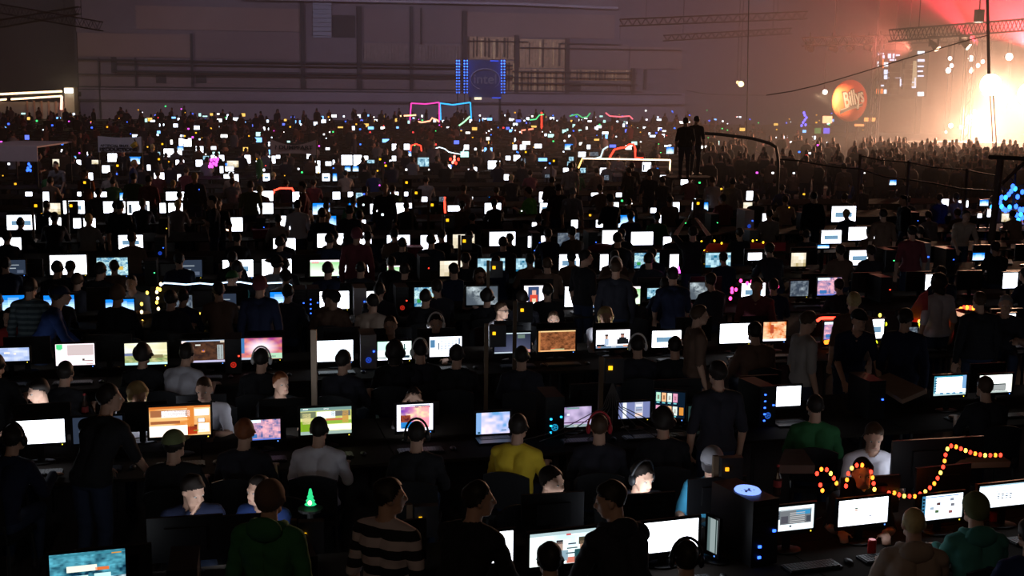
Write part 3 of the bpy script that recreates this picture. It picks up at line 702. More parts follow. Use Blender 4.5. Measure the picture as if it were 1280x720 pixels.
    if k == 'soccer': return grid(lambda u, v: mixc(R8(120, 215, 110), R8(235, 255, 230, 1.3), max(0, min(1, 1.2 - abs(v - .15) * 1.2 - .2 * u))), 10, 8) + [(0, .88, 1, 1, (1.6, 1.4, 1.5)), (.05, .8, .3, .9, R8(250, 170, 160))]
    if k == 'iconsg': return grid(lambda u, v: mixc(R8(30, 120, 170), R8(210, 245, 240, 1.2), nz(u * 2.4, v * 2.4, 4)), 14, 9) + [(.1, .2, .25, .4, R8(60, 160, 80)), (.7, .3, .85, .5, R8(230, 190, 80))]
    if k == 'anime': return [(0, 0, 1, 1, (1.9, 1.8, 2.0)), (.2, .1, .75, .95, R8(60, 80, 120)), (.3, .1, .68, .5, R8(230, 80, 60)), (.4, .5, .6, .75, R8(240, 180, 160, 1.1)), (.4, .1, .6, .3, R8(245, 220, 180))]
    if k == 'city': return grid(lambda u, v: mixc(R8(50, 60, 75), R8(205, 220, 225), max(0, 1 - abs(u - .5 + (v - .5) * .6) * 2.2) * nz(u * 2, v * 2, 3) + .1), 12, 8)
    if k == 'warmg': return grid(lambda u, v: mixc(R8(235, 120, 50), R8(255, 215, 170, 1.3), nz(u * 1.4, v * 1.4, 3)), 10, 9) + [(.3, .4, .45, .85, R8(190, 80, 50)), (.0, 0, 1, .1, (1.5, 1.5, 1.6))]
    if k == 'pic': return grid(lambda u, v: mixc(R8(90, 110, 170), R8(250, 180, 190, 1.2), nz(u * 1.6, v * 1.6, 8)), 10, 8) + [(0, .86, .5, 1, R8(220, 240, 250, 1.4)), (0, 0, 1, .06, R8(90, 120, 220)), (.1, .1, .4, .3, R8(60, 120, 190))]
    if k == 'frame': return [W, (.05, .08, .2, .78, R8(70, 80, 90)), (.7, .08, .92, .78, R8(100, 105, 115))]
    if k == 'thin': return [(0, 0, 1, 1, R8(150, 165, 165)), (.0, 0, .25, 1, R8(90, 110, 110)), (.75, 0, .85, 1, R8(40, 60, 60))]
    if k == 'gd': return [(0, 0, 1, 1, R8(38, 62, 60)), (.45, .4, .9, .9, R8(110, 150, 140)), (.5, .1, .8, .3, R8(150, 200, 185)), (.4, .6, .6, .8, R8(200, 110, 120))]
    return [W]
LOOK = {'W': 'bright white screen', 'b': 'blue-white glowing screen', 'B': 'deep blue screen', 'd': 'dim slate-coloured screen', 'g': 'greyish patchy screen', 'c': 'cream-coloured screen', 't': 'teal patterned screen', 'x': 'white screen with a grey window', 'frame': 'white screen with dark side strips', 'soccer': 'pale green football screen', 'iconsg': 'screen with blue-green tiles', 'city': 'dim grey cityscape screen', 'anime': 'red and navy figure screen', 'warmg': 'orange game screen', 'pic': 'pinkish picture screen'}
SPECIAL = {'doc': 'large white page screen', 'dot': 'white screen with two tiny icons', 'site': 'pale screen showing a grey web page', 'desk': 'white desktop with dark icon column', 'web': 'white page with icon block', 'deskw': 'blue-edged white desktop screen', 'winbox': 'white dark-window screen', 'battle': 'icy teal battle game screen', 'orange': 'orange wooden-hall game screen', 'yellow': 'yellow-green game screen under a grey bar', 'paint': 'square purple-blue painting screen', 'cloud': 'blue and pink cloudy screen', 'purple': 'mauve strategy game screen', 'columns': 'slate-blue screen with white columns', 'thumbs': 'dark screen with two rows of portraits', 'brown': 'brown rocky game screen', 'strategy': 'dark brown map screen', 'fire': 'pink and orange fireworks screen', 'land': 'screen with pale landscape', 'pink': 'pinkish screen with green disc', 'ice': 'pale icy blue screen', 'snow': 'white snowy game screen', 'greenw': 'white and mint screen', 'sheet': 'white spreadsheet screen', 'night': 'dark blue-grey desktop screen', 'tv': 'talk-show screen with two figures', 'video': 'video screen with two people', 'thin': 'narrow grey screen turned edge-on', 'gd': 'small dim green screen'}
LOOK.update(SPECIAL)
M_case = mat('black_casing', (0.010, 0.010, 0.012), 0.4, 0, 0.15)
M_scrN, M_scrS = screen_mat('screen_picture', False), screen_mat('screen_bright', True)
# rectangles of the lit screens as the photograph shows them: x0 y0 x1 y1 look [yaw]
SCR = '''65 688 155 738 battle;585 663 641 706 W;662 660 744 708 video;792 647 872 693 doc;885 647 898 691 thin -76;959 629 1016 666 site;1049 619 1108 659 dot;1153 614 1201 652 desk;1226 599 1290 637 web
20 524 79 555 W;93 520 152 554 d;188 507 262 545 orange;302 524 350 550 pic;376 508 439 543 yellow;496 504 541 539 paint;595 514 637 543 cloud;695 507 739 535 purple;773 501 812 524 columns;819 489 856 522 thumbs -30;860 506 884 527 gd;965 481 1000 509 W;1168 467 1206 496 deskw;1225 466 1263 493 winbox
-10 434 35 452 ice;71 429 117 457 pink;157 428 208 456 land;228 425 280 453 strategy;301 422 352 449 fire;395 425 441 452 snow;472 426 514 450 greenw;537 420 577 446 sheet;618 415 663 442 night;673 412 719 440 brown;745 411 787 436 tv;815 412 851 435 x;900 403 938 430 W;954 401 982 427 warmg;1030 401 1052 425 pic;1083 398 1104 424 x;1130 408 1146 421 g;1248 391 1268 412 W
4 369 30 393 b;56 369 92 391 b;133 374 167 391 b;216 369 240 390 g;270 367 295 388 d;338 365 359 388 b;399 364 436 386 W;452 364 475 382 W;518 359 550 383 iconsg;583 358 622 381 city;655 357 680 380 anime;706 358 744 383 W;783 358 800 380 soccer;809 360 829 373 t;862 353 888 374 city;927 354 956 375 x;988 351 1010 370 g;1022 347 1051 369 pic;1157 343 1176 362 W;1254 341 1271 360 W
6 325 31 343 d;64 319 107 343 W;122 322 159 344 iconsg;222 325 252 346 d;279 325 316 346 x;328 324 364 345 W;388 325 424 345 soccer;430 322 466 344 W;484 332 503 347 soccer;550 326 582 345 c;597 323 631 342 t;645 323 668 339 t;699 318 724 338 x;750 318 760 338 W;793 316 824 335 iconsg;837 318 848 337 W;882 316 913 334 t;935 316 952 325 W;989 316 1007 333 c;1022 306 1036 310 b;1062 313 1087 331 x;1132 317 1151 329 B;1216 316 1230 325 b
0 297 7 308 W;12 297 26 312 W;149 294 178 311 x;342 298 369 313 W;397 292 429 309 W;431 291 464 309 W;484 294 512 310 x;526 294 558 312 W;566 293 593 310 c;612 290 644 307 W;660 295 682 309 W;697 291 724 308 g;753 288 780 305 W;789 290 816 306 W;829 296 842 308 W;1027 288 1051 304 x;1061 284 1085 300 W;1091 282 1100 299 W
10 269 43 287 x;62 272 76 287 W;92 273 101 285 W;105 273 119 287 W;289 272 303 289 W;347 270 365 287 W;408 270 420 287 b;445 275 457 288 W;665 278 676 285 W;714 275 722 285 W;745 275 758 284 W;773 269 793 284 b;820 269 826 283 W;1040 258 1069 277 x
53 254 75 268 c;80 251 105 267 x;130 252 156 266 W;160 252 186 268 frame;200 254 207 266 W;211 254 228 268 W;320 254 341 267 W;366 255 381 261 g;391 254 412 268 b;436 254 446 263 b;463 255 485 267 W;480 254 486 267 W;495 254 506 267 W;510 254 517 260 W;560 257 580 264 W;606 254 626 267 W;675 254 692 266 x;709 254 716 267 W;767 253 773 267 W;841 253 849 265 W;865 253 869 263 W;880 253 885 264 b;929 253 940 265 c;953 267 961 281 W;1172 249 1185 262 W;1252 267 1262 277 c
32 240 40 245 W;54 240 61 252 W;97 240 103 245 W;118 240 133 246 W;150 241 157 250 b;181 237 187 251 W;208 240 231 250 W;317 239 341 251 W;366 240 382 252 W;416 240 425 249 W;435 240 441 246 W;445 241 455 249 t;488 240 498 253 W;504 240 510 245 W;527 246 534 252 W;549 246 556 252 g;584 246 591 253 W;611 246 615 251 b;674 240 682 253 W;739 241 753 245 W;770 241 777 246 W;813 260 820 266 W;933 239 941 250 W;1197 251 1201 261 W;1205 251 1210 259 W;1225 250 1235 257 b;1234 262 1239 271 W;1222 267 1227 272 W
128 207 137 216 W;111 216 116 225 W;193 216 205 227 W;222 218 226 227 W;275 208 279 216 W;282 208 292 214 W;286 212 292 218 W;280 218 290 223 W;293 218 298 228 W;329 217 337 226 x;394 201 400 208 W;395 208 400 216 W;403 217 412 226 x;416 217 421 226 b;431 208 438 214 b;441 208 448 214 b;558 206 564 215 W;585 211 591 216 W;592 209 596 215 W;630 218 636 225 W;681 209 689 212 W;681 218 687 222 g;704 210 713 215 W;725 210 732 216 t;750 210 762 219 x;755 219 761 225 g;777 207 783 218 g;803 203 817 214 frame;816 210 823 218 b;825 219 835 225 W;851 224 862 231 W;875 215 880 219 W;924 204 932 215 W;1110 225 1120 231 b;1099 215 1104 228 t;1161 219 1168 229 t;1190 219 1196 229 b
66 199 74 208 c;60 218 63 222 t;89 195 95 198 b;96 200 101 206 W;109 190 114 194 W;109 195 114 199 b;115 200 125 205 c;135 192 146 202 W;160 196 177 205 b;183 193 192 198 W;187 199 192 206 W;184 206 188 213 W;196 190 201 195 t;205 186 217 196 W;216 187 227 194 W;222 183 229 188 b;224 173 239 183 W;245 183 254 190 W;249 189 254 193 W;264 183 270 187 W;277 183 281 187 W;220 200 230 211 W;245 200 253 208 W;254 195 261 200 t;264 194 271 201 W;274 194 280 201 W;284 201 298 209 c;306 194 313 204 W;320 201 324 210 W;325 211 331 214 W;331 195 344 204 W;345 194 350 198 W;407 202 414 207 W;416 200 422 206 W;427 194 440 206 W;442 194 452 208 W;455 195 460 200 W;459 200 468 204 t;480 200 490 206 W;490 195 495 201 W;490 180 496 188 W;505 180 512 187 W;522 197 536 208 t;508 189 514 195 b;610 201 625 211 W;593 185 604 189 W;580 181 586 187 W;632 195 638 200 W;641 181 646 187 W;650 181 657 187 W;668 180 677 185 W;642 194 651 201 W;651 198 657 204 g;706 180 716 187 b;723 190 732 196 W;737 190 748 195 g;711 196 717 201 t;709 202 713 208 t;833 184 842 192 b;834 181 839 183 W;892 196 900 204 W;906 197 913 204 W;972 199 976 207 W;1023 207 1028 215 t'''
DESK_Z = 0.74
M_desk = mat('dark_desk_top', (0.03, 0.025, 0.022), 0.9, 0, 0.2, 3)
M_desk.node_tree.nodes['Principled BSDF'].inputs['Specular IOR Level'].default_value = 0.03
M_deskleg = mat('desk_leg_steel', (0.05, 0.05, 0.055), 0.5, 0.5)
LAPTOP = {(595, 514), (645, 323), (965, 481)}
mons = []
for li_, line in enumerate(SCR.split('\n')):
    for it in line.split(';'):
        q = it.split()
        x0, y0, x1, y1 = [float(v) for v in q[:4]]
        cx, cy = (x0 + x1) / 2, (y0 + y1) / 2
        best = None
        for ri, (c, t) in enumerate(ROWS):
            p = at_row(cx, cy, c, math.tan(math.radians(t)))
            e = abs(p.z - 1.04)
            if best is None or e < best[0]: best = (e, ri, p)
        mons.append(dict(r=(x0, y0, x1, y1), k=q[4], yaw=float(q[5]) if len(q) > 5 else 0.0, row=best[1], p=best[2]))
byrow = {}
for m in mons: byrow.setdefault(m['row'], []).append(m)
for ri, L in byrow.items():
    L.sort(key=lambda m: -m['p'].x)
    for i, m in enumerate(L): m['i'] = i + 1
SEEN_SPECIAL = {}
for m in mons: SEEN_SPECIAL[m['k']] = SEEN_SPECIAL.get(m['k'], 0) + 1
_CONT = {}
def screen_mesh(k, W, H):
    b = MB()
    prev = -1
    lay = 0.0
    for n, (a, c, d, e, col) in enumerate(content(k)):
        z = 0.0
        if n and not (content_is_grid(k) and n < content_is_grid(k)): z = -0.0006 * min(n, 12)
        b.quad([((a - .5) * W, z, (c - .5) * H), ((d - .5) * W, z, (c - .5) * H), ((d - .5) * W, z, (e - .5) * H), ((a - .5) * W, z, (e - .5) * H)], col)
    return b
_CG = {}
def content_is_grid(k):
    if k not in _CG:
        c = content(k); n = 0
        if len(c) > 20:
            a0 = (c[0][2] - c[0][0], c[0][3] - c[0][1])
            n = 1
            for q in c[1:]:
                if abs((q[2] - q[0]) - a0[0]) < 1e-6 and abs((q[3] - q[1]) - a0[1]) < 1e-6: n += 1
                else: break
            if n < 12: n = 0
        _CG[k] = n
    return _CG[k]
def monitor(m):
    x0, y0, x1, y1 = m['r']; p = m['p']; c, t = ROWS[m['row']]
    s = ppm(p)
    yaw = math.radians(t if m['row'] < 3 else t) + math.radians(m['yaw'])
    view = math.atan2(-p.x, p.y)                       # direction to the camera
    cosv = max(0.35, math.cos(yaw - view))
    W = (x1 - x0) / s / cosv
    H = (y1 - y0) / s * 1.01
    if m['yaw'] == 0 and m['row'] < 3: H -= W * abs(math.sin(yaw - view)) * 0.17
    dist = p.y
    near = dist < 24
    k = m['k']
    # stage-end ordinals single out the copies
    look = LOOK[k]
    lab = '%s, monitor %s from stage end in %s desk row' % (look, nth(m['i']), rowname(m['row']))
    lap = (x0, y0) in LAPTOP
    if lap: lab = lab.replace('monitor', 'laptop')
    e = empty('laptop' if lap else 'monitor', (p.x, p.y, DESK_Z), yaw, lab, 'laptop' if lap else 'monitor', 'lit screens on the desks')
    zc = p.z - DESK_Z
    bz = 0.022
    cb = MB()
    fr = 0.02
    def ring(b):
        # frame of four bars around the lit panel
        b.box((-W / 2 - fr, -0.012, zc - H / 2 - fr * 1.6), (W / 2 + fr, 0.012, zc - H / 2))
        b.box((-W / 2 - fr, -0.012, zc + H / 2), (W / 2 + fr, 0.012, zc + H / 2 + fr))
        b.box((-W / 2 - fr, -0.012, zc - H / 2), (-W / 2, 0.012, zc + H / 2))
        b.box((W / 2, -0.012, zc - H / 2), (W / 2 + fr, 0.012, zc + H / 2))
        b.box((-W / 2 - fr * .6, 0.006, zc - H / 2 - fr), (W / 2 + fr * .6, 0.03, zc + H / 2 + fr * .6))
        b.box((-W * .3, 0.03, zc - H * .3), (W * .3, 0.05, zc + H * .3))
    ring(cb)
    cb.obj('casing', M_case, e)
    bright = k in ('W', 'doc', 'dot', 'x', 'b', 'snow', 'web', 'desk', 'deskw', 'site', 'winbox', 'video', 'frame', 'sheet', 'tv') and dist < 30
    sc_ = screen_mesh(k, W, H).obj('screen', M_scrS if bright else M_scrN, e)
    sc_.location = (0, -0.004, zc)
    if lap:
        MB().box((-W / 2 - fr, -0.26, 0.0), (W / 2 + fr, 0.0, 0.022)).obj('keyboard_base', M_case, e)
        if near:
            kb = MB()
            for i in range(12):
                for j in range(4): kb.box((-W * .44 + i * W * .074, -0.14 + j * .03, 0.022), (-W * .44 + i * W * .074 + W * .062, -0.116 + j * .03, 0.026))
            ko = kb.obj('keys', mat('key_grey', (0.05, 0.05, 0.055), 0.5), e); ko['kind'] = 'stuff'
    else:
        sb = MB()
        lowz = zc - H / 2 - fr
        if lowz > 0.01:
            sb.box((-0.03, 0.03, 0.0), (0.03, 0.055, max(lowz + 0.08, 0.05)))
            sb.obj('stand_neck', M_case, e)
            MB().ell((0, 0.03, 0.008), (0.13, 0.10, 0.012), 14, 6).obj('stand_foot', M_case, e, True)
    if near and not lap:
        MB().box((W / 2 - 0.03, -0.014, zc - H / 2 - fr * 1.2), (W / 2 - 0.02, -0.012, zc - H / 2 - fr * .7)).obj('power_light', glow('blue_led', (0.1, 0.3, 1.0), 2.0) if m['i'] % 2 else glow('yellow_led', (1.0, 0.8, 0.05), 1.5), e)
    return e
for m in mons: monitor(m)
# monitors that face away from the camera: dark backs, light on the faces behind them
def away(px, py, W=0.5, H=0.3, L=3.0, zc=None, label='', k=''):
    """back of a monitor whose casing centre is seen at (px, py)"""
    z = zc or 1.03
    p = at_z(px, py, z)
    t = math.radians(13)
    return away_at(p, t, W, H, L, label)
def away_at(p, t, W, H, L, label):
    e = empty('monitor', (p.x, p.y, DESK_Z), t, label, 'monitor', 'monitors seen from their dark backs')
    zc = p.z - DESK_Z; fr = 0.02
    b = MB()
    b.box((-W / 2 - fr, -0.03, zc - H / 2 - fr), (W / 2 + fr, 0.0, zc + H / 2 + fr))
    b.box((-W * .3, -0.055, zc - H * .3), (W * .3, -0.03, zc + H * .3))
    b.obj('casing', M_case, e)
    q = MB(); q.quad([(W / 2, 0.003, zc - H / 2), (-W / 2, 0.003, zc - H / 2), (-W / 2, 0.003, zc + H / 2), (W / 2, 0.003, zc + H / 2)])
    q.obj('screen', glow('lit_panel_%g' % L, (0.85, 0.92, 1.0), L, True), e)
    lz = max(0.03, zc - H / 2)
    MB().box((-0.03, -0.06, 0), (0.03, -0.03, lz + 0.06)).obj('stand_neck', M_case, e)
    MB().ell((0, -0.02, 0.008), (0.13, 0.10, 0.012), 12, 6).obj('stand_foot', M_case, e, True)
    return e
# ------------------------------------------------------------------ desks in facing pairs along every row
def row_frame(ri):
    c, t = ROWS[ri]; a = math.radians(t)
    return Matrix.Translation((0, c, 0)) @ Matrix.Rotation(a, 4, 'Z'), a, c
def desk(ri, u, v, L, D, lab):
    Mx, a, c = row_frame(ri)
    p = Mx @ Vector((u, v, 0))
    e = empty('desk', p, a, lab, 'desk', 'long dark desks of the hall')
    MB().box((-L / 2 + .005, -D / 2, DESK_Z - 0.03), (L / 2 - .005, D / 2, DESK_Z - 0.001)).obj('desk_top', M_desk, e)
    for sx in (-1, 1):
        for sy in (-1, 1):
            MB().tube([(sx * (L / 2 - .06), sy * (D / 2 - .06), 0), (sx * (L / 2 - .06), sy * (D / 2 - .06), DESK_Z - 0.03)], 0.02, 8).obj('leg', M_deskleg, e)
DL = 1.8
for ri in range(7):
    Mx, a, c = row_frame(ri)
    half = 0.43 * c + 1.5
    lo = -half * (1 - .12); hi = half * 1.12
    n = int((hi - lo) / DL)
    us = [hi - DL / 2 - i * DL for i in range(n)]
    for side, v in (('near', -0.24), ('far', 0.57)):
        for i, u in enumerate(us):
            desk(ri, u, v, DL, 0.8, 'dark desk, %s from stage end on the %s half of the %s desk row' % (nth(i + 1), 'viewer' if side == 'near' else 'wall', rowname(ri)))
for ri in range(7, 32):
    Mx, a, c = row_frame(ri)
    if c * 1 > 108: break
    half = min(0.46 * c, 44)
    b = MB()
    u = -half
    while u < (half * 1.05 if c < 40 else 0.13 * c):
        for v in (-0.24, 0.57):
            b.box((u + .01, v - .4, DESK_Z - .03), (u + 1.79, v + .4, DESK_Z - .001))
            for s in (.06, 1.74): b.box((u + s - .02, v - .38, 0), (u + s + .02, v + .38, DESK_Z - .03))
        u += 1.8
    o = b.obj('desk_run', M_desk, kind='stuff', label='joined run of dark desks forming the %s desk row' % rowname(ri))
    o.matrix_world = Mx
# ------------------------------------------------------------------ chairs
_CH = {}
def chair_meshes():
    if _CH: return _CH
    _CH['seat'] = MB().box((-.22, -.21, .42), (.22, .22, .465)).mesh('seat', M_black)
    b = MB()
    n = 8
    for i in range(n):
        x0, x1 = -.21 + .42 * i / n, -.21 + .42 * (i + 1) / n
        y = lambda x: -.24 + .25 * x * x * 2
        zt = lambda x: .90 - 1.1 * x * x
        f = [(x0, y(x0), .55), (x1, y(x1), .55), (x1, y(x1) - .03, zt(x1)), (x0, y(x0) - .03, zt(x0))]
        g = [(p[0], p[1] - .025, p[2]) for p in f]
        b.quad(f); b.quad(g[::-1]); b.quad([f[3], f[2], g[2], g[3]]); b.quad([f[0], g[0], g[1], f[1]])
    _CH['backrest'] = b.mesh('backrest', M_black)
    st = mat('chair_steel', (0.08, 0.08, 0.085), 0.35, 0.8)
    for i, sx in enumerate((-.2, .2)): _CH['back_post%d' % i] = MB().tube([(sx, -.2, .44), (sx, -.25, .6)], .012).mesh('back_post', st)
    for i, (sx, sy) in enumerate(((-1, -1), (1, -1), (-1, 1), (1, 1))):
        _CH['leg%d' % i] = MB().tube([(sx * .19, sy * .18, .42), (sx * .22, sy * .22, 0)], .012, 8).mesh('leg', st)
    return _CH
def chair(loc, rz, label, group=None):
    e = empty('chair', loc, rz, label, 'chair', group)
    for k, me in chair_meshes().items(): link(k.rstrip('0123'), me, e)
    return e
_KB = {}
def keyboard(p, rz, label):
    if not _KB:
        _KB['base'] = MB().box((-.22, -.075, 0), (.22, .075, .018)).mesh('base', M_black)
        b = MB()
        for j in range(5):
            for i in range(15): b.box((-.21 + i * .028, -.066 + j * .027, .018), (-.21 + i * .028 + .023, -.066 + j * .027 + .021, .026))
        _KB['keys'] = b.mesh('keys', mat('key_grey', (0.05, 0.05, 0.055), 0.5))
    e = empty('keyboard', p, rz, label, 'keyboard', 'keyboards in front of screens')
    link('base', _KB['base'], e); o = link('keys', _KB['keys'], e); o['kind'] = 'stuff'
    return e
for m in mons:
    if m['row'] <= 3 and (m['r'][0], m['r'][1]) not in LAPTOP and m['k'] != 'thin':
        c, t = ROWS[m['row']]; a = math.radians(t); p = m['p']
        q = p + Vector((math.sin(a), -math.cos(a), 0)) * 0.34
        keyboard((q.x, q.y, DESK_Z), a, 'black keyboard before the screen %s from stage end in %s desk row' % (nth(m['i']), rowname(m['row'])))
        if m['row'] <= 2:
            q2 = q + Vector((math.cos(a), math.sin(a), 0)) * 0.32
            mo = MB().ell((0, 0, .014), (.032, .055, .020), 10, 6).obj('mouse', M_black, smooth=True)
            mo.location = (q2.x, q2.y, DESK_Z); mo.rotation_euler = (0, 0, a)
            tag(mo, 'black mouse beside the keyboard %s from stage end in %s desk row' % (nth(m['i']), rowname(m['row'])), 'mouse', 'mice on the desks')
# ------------------------------------------------------------------ people one by one (head position in the photograph, pose, facing)
ST = striped('black_white_stripes', (0.015, 0.015, 0.02), (0.5, 0.42, 0.44), 8.0)
STG = striped('grey_teal_stripes', (0.03, 0.045, 0.055), (0.085, 0.11, 0.12), 14.0)
FACES = []           # things that need a lit screen before a face
def P_(px, py, pose, yaw, label, **k):
    o, p = put(px, py, pose, yaw, label, **k)
    return o
# front row
P_(687, 700, 'sit', 8, 'person with dark head seen from behind before the two-people video screen', hair='dark', shirt='black', sleeves='long')
P_(763, 637, 'stand_desk', 30, 'dark-haired person in black hoodie with head turned aside, before the video screen', hyaw=55, hpitch=12, hair='dark', shirt='dark', sleeves='long', extras=('hood',), zh=1.5)
P_(858, 698, 'sit', 0, 'person with headphones in dark clothes before the large white front screen', extras=('phones',), shirt='black')
P_(598, 633, 'stand_desk', -30, 'dark-haired person in black top turned sideways at the half-hidden white front screen', hyaw=-50, hair='dark', shirt='black', sleeves='long', zh=1.52)
P_(487, 632, 'stand', -25, 'person in black and white striped t-shirt looking sideways', hyaw=-50, hair='dark', shirt_m=ST, shirt='black', zh=1.56)
P_(338, 640, 'stand', -10, 'person with brown beanie and dark green hoodie in the front row', extras=('beanie:brown', 'hood'), shirt='green', sleeves='long', zh=1.54)
P_(1142, 655, 'sit', -4, 'person with short blond hair and beige hoodie before the icon desktop', hair='blond', shirt='beige', sleeves='long', extras=('hood', 'short'), fat=1.1)
P_(1219, 637, 'sit_side', 5, 'person in dark beanie and teal hoodie before the white web page', extras=('beanie:olive', 'hood'), shirt='teal', sleeves='long', fat=1.1)
P_(1288, 668, 'sit', 0, 'person in blue top cut off at the stage-end edge of front row', shirt='blue', sleeves='long')
P_(323, 613, 'sit_fwd', 165, 'person with pale lit face and blue shirt behind the dark front monitor back', shirt='blue', hair='dark', hyaw=-20, scale=0.95)
P_(241, 612, 'sit_chin', 200, 'person in navy jacket resting face on hand', shirt='navy', hyaw=30, hpitch=25, hair='dark', sleeves='long')
P_(803, 596, 'sit_fwd', 195, 'person with brightly lit face and black headphones looking down', extras=('phones',), hyaw=18, hpitch=14, shirt='dark', hair='dark', sleeves='long')
P_(890, 578, 'sit_back', 165, 'person in cyan shirt and pale cap beside the wooden network post', extras=('cap:lgrey',), shirt='cyan', hpitch=20)
P_(690, 603, 'sit', 230, 'person in dark clothes with side of face lit warm, behind front row', hair='dark', shirt='dark', sleeves='long')
# second row, backs
P_(18, 548, 'sit_fwd', -10, 'person in dark blue top with headphones before the blue-white screen', extras=('phones',), shirt='navy', sleeves='long')
P_(137, 498, 'stand_desk', -20, 'person in black t-shirt and jeans leaning on the desk', hyaw=-45, hair='dark', shirt='black', zh=1.6)
P_(218, 556, 'sit_back', 5, 'person in olive cap and black t-shirt before the wooden-beam game', extras=('cap:olive',), shirt='black', hyaw=-25, fat=1.15)
P_(306, 540, 'sit', 0, 'person with ginger hair before the pinkish picture screen of second row', hair='ginger', shirt='dark')
P_(399, 537, 'sit', 0, 'person in white t-shirt on a black chair before yellow-green game', shirt='white', hair='dark', extras=('short',), fat=1.1)
P_(521, 543, 'sit', 0, 'person with headphones before the purple painting screen', extras=('phones', 'short'), hair='dark', shirt='black')
P_(648, 534, 'sit', -15, 'person in yellow t-shirt', shirt='yellow', hair='dark', fat=1.1)
P_(749, 534, 'sit', 0, 'person with red headphones before the slate-blue column screen', extras=('red_phones', 'short'), hair='brown', shirt='dark')
P_(829, 527, 'sit', 0, 'person with big dark hair before the portrait-grid screen', extras=('afro',), shirt='black')
P_(897, 470, 'stand', 10, 'tall person in blackish t-shirt standing in the aisle by the network post', shirt='dark', hair='dark', zh=1.6)
P_(1019, 508, 'sit', -10, 'person with shaved head and dark green t-shirt before plain white screen', extras=('short',), hair='dark', shirt='green', hyaw=10, fat=1.15)
P_(1092, 546, 'sit', 175, 'person in pale polo shirt facing the viewer beside orange light string', shirt='white', hair='brown', hpitch=15, fat=1.15)
P_(1231, 484, 'sit', 8, 'person with cropped head and black shirt before the window-box screen', extras=('short',), hair='brown', shirt='black', fat=1.15)
P_(1078, 592, 'sit', 175, 'person with dark head behind the orange light string', hair='dark', shirt='black')
# second row, facing us
P_(48, 489, 'sit', 150, 'person in white v-neck t-shirt looking aside behind dark monitor back', hyaw=-18, hpitch=12, shirt='white', hair='dark')
P_(172, 494, 'sit_fwd', 215, 'person with blond bowl haircut in white and red top', extras=('bowl',), hair='blond', shirt='white', hyaw=15, hpitch=20)
P_(255, 486, 'sit_fwd', 180, 'person in white t-shirt with lit face above the wooden-beam game screen', shirt='white', hair='brown', extras=('short',), hpitch=12)
P_(351, 479, 'sit', 205, 'smiling person in black shirt above the yellow-green game screen', shirt='black', hair='ginger', hyaw=12, extras=('short',))
P_(517, 497, 'sit_head', 180, 'person holding both hands to the face above the purple painting screen', shirt='lgrey', hair='dark', hpitch=15, scale=0.86)
# third row, backs
P_(-4, 456, 'sit', 0, 'person cut off at the kiosk-end edge of third row', shirt='black')
P_(82, 466, 'sit_fwd', 0, 'person with dark head low before the pinkish white screen', hair='dark', shirt='black')
P_(179, 444, 'sit', 0, 'person with round curly hair before the pale landscape screen', extras=('afro',), shirt='black', scale=0.97)
P_(234, 442, 'sit_fwd', -12, 'person in light grey shirt before the dark brown map screen', shirt='lgrey', hair='dark', fat=1.1)
P_(327, 449, 'sit', 0, 'person with white headphones before the fireworks screen', extras=('white_phones',), shirt='black')
P_(430, 451, 'sit_side', -10, 'person with dark hair before the white snowy screen of third row', hair='dark', shirt='dark', hyaw=-20)
P_(494, 440, 'sit', 0, 'person with long dark hair before the mint screen', extras=('long_hair',), shirt='black')
P_(524, 438, 'sit', 20, 'person with white headphones between mint screen and spreadsheet', extras=('white_phones',), shirt='dark', hyaw=15)
P_(571, 444, 'sit', 0, 'person with dark hair before the spreadsheet', hair='dark', shirt='black')
P_(652, 446, 'sit', 0, 'person with dark hair before the blue-grey desktop', hair='dark', shirt='dark')
P_(797, 432, 'sit', 0, 'person with white headphones beside the talk-show screen', extras=('white_phones',), shirt='dark')
P_(844, 433, 'sit', -5, 'person with dark hair before the white window screen of third row', hair='dark', shirt='black', fat=1.1)
P_(943, 415, 'sit', 10, 'person in dark brown top between white screen and orange game', shirt='brown', sleeves='long', fat=1.2, scale=1.05)
P_(1010, 402, 'stand', -75, 'person in pale t-shirt standing in profile beside the red rope light', shirt='palegrey', hair='brown', hyaw=0, hpitch=20)
P_(1067, 377, 'stand', 0, 'person with big blond hair and brown shirt standing before red rope screen', hair='blond', shirt='brown', fat=1.1)
P_(1073, 413, 'stand_desk', 185, 'person in black cap and dark blue shirt facing the viewer', extras=('cap:black',), shirt='navy', hair='dark', zh=1.45)
P_(1132, 398, 'stand', -20, 'person in navy top with dark hair beside the narrow white screen', shirt='navy', hair='dark', sleeves='long', hyaw=-20)
P_(1224, 376, 'stand', 5, 'large person in black standing by the red string lights', shirt='black', hair='brown', sleeves='long', fat=1.25, extras=('short',))
P_(1257, 381, 'sit', 160, 'person with pale cap facing the viewer near the stage end of third row', hair='grey', shirt='dark', zh=1.5)
P_(1173, 354, 'stand', 20, 'person in white t-shirt with dark hair standing by the red tarp', shirt='white', hair='dark', extras=('long_hair',))
P_(874, 394, 'stand', -80, 'person in dull t-shirt standing in profile behind the green light', shirt='brown', hair='brown')
P_(627, 388, 'sit', 230, 'person with glasses and white shirt lit beside the dark monitor', extras=('glasses', 'short'), hair='brown', shirt='white')
P_(692, 399, 'sit_fwd', 180, 'young person with lit face above the brown rocky game', hair='brown', shirt='dark', scale=0.92, extras=('short',))
P_(757, 396, 'sit_chin', 185, 'person with long blond hair and spotted sleeve above the talk-show screen', extras=('long_hair',), hair='blond', shirt='lgrey', hpitch=10)
P_(545, 405, 'sit_fwd', 180, 'person with white headphones facing the viewer above the spreadsheet', extras=('white_phones',), shirt='dark', hair='dark')
P_(488, 407, 'sit_fwd', 180, 'person with orange-lit face above the mint screen', hair='brown', shirt='dark')
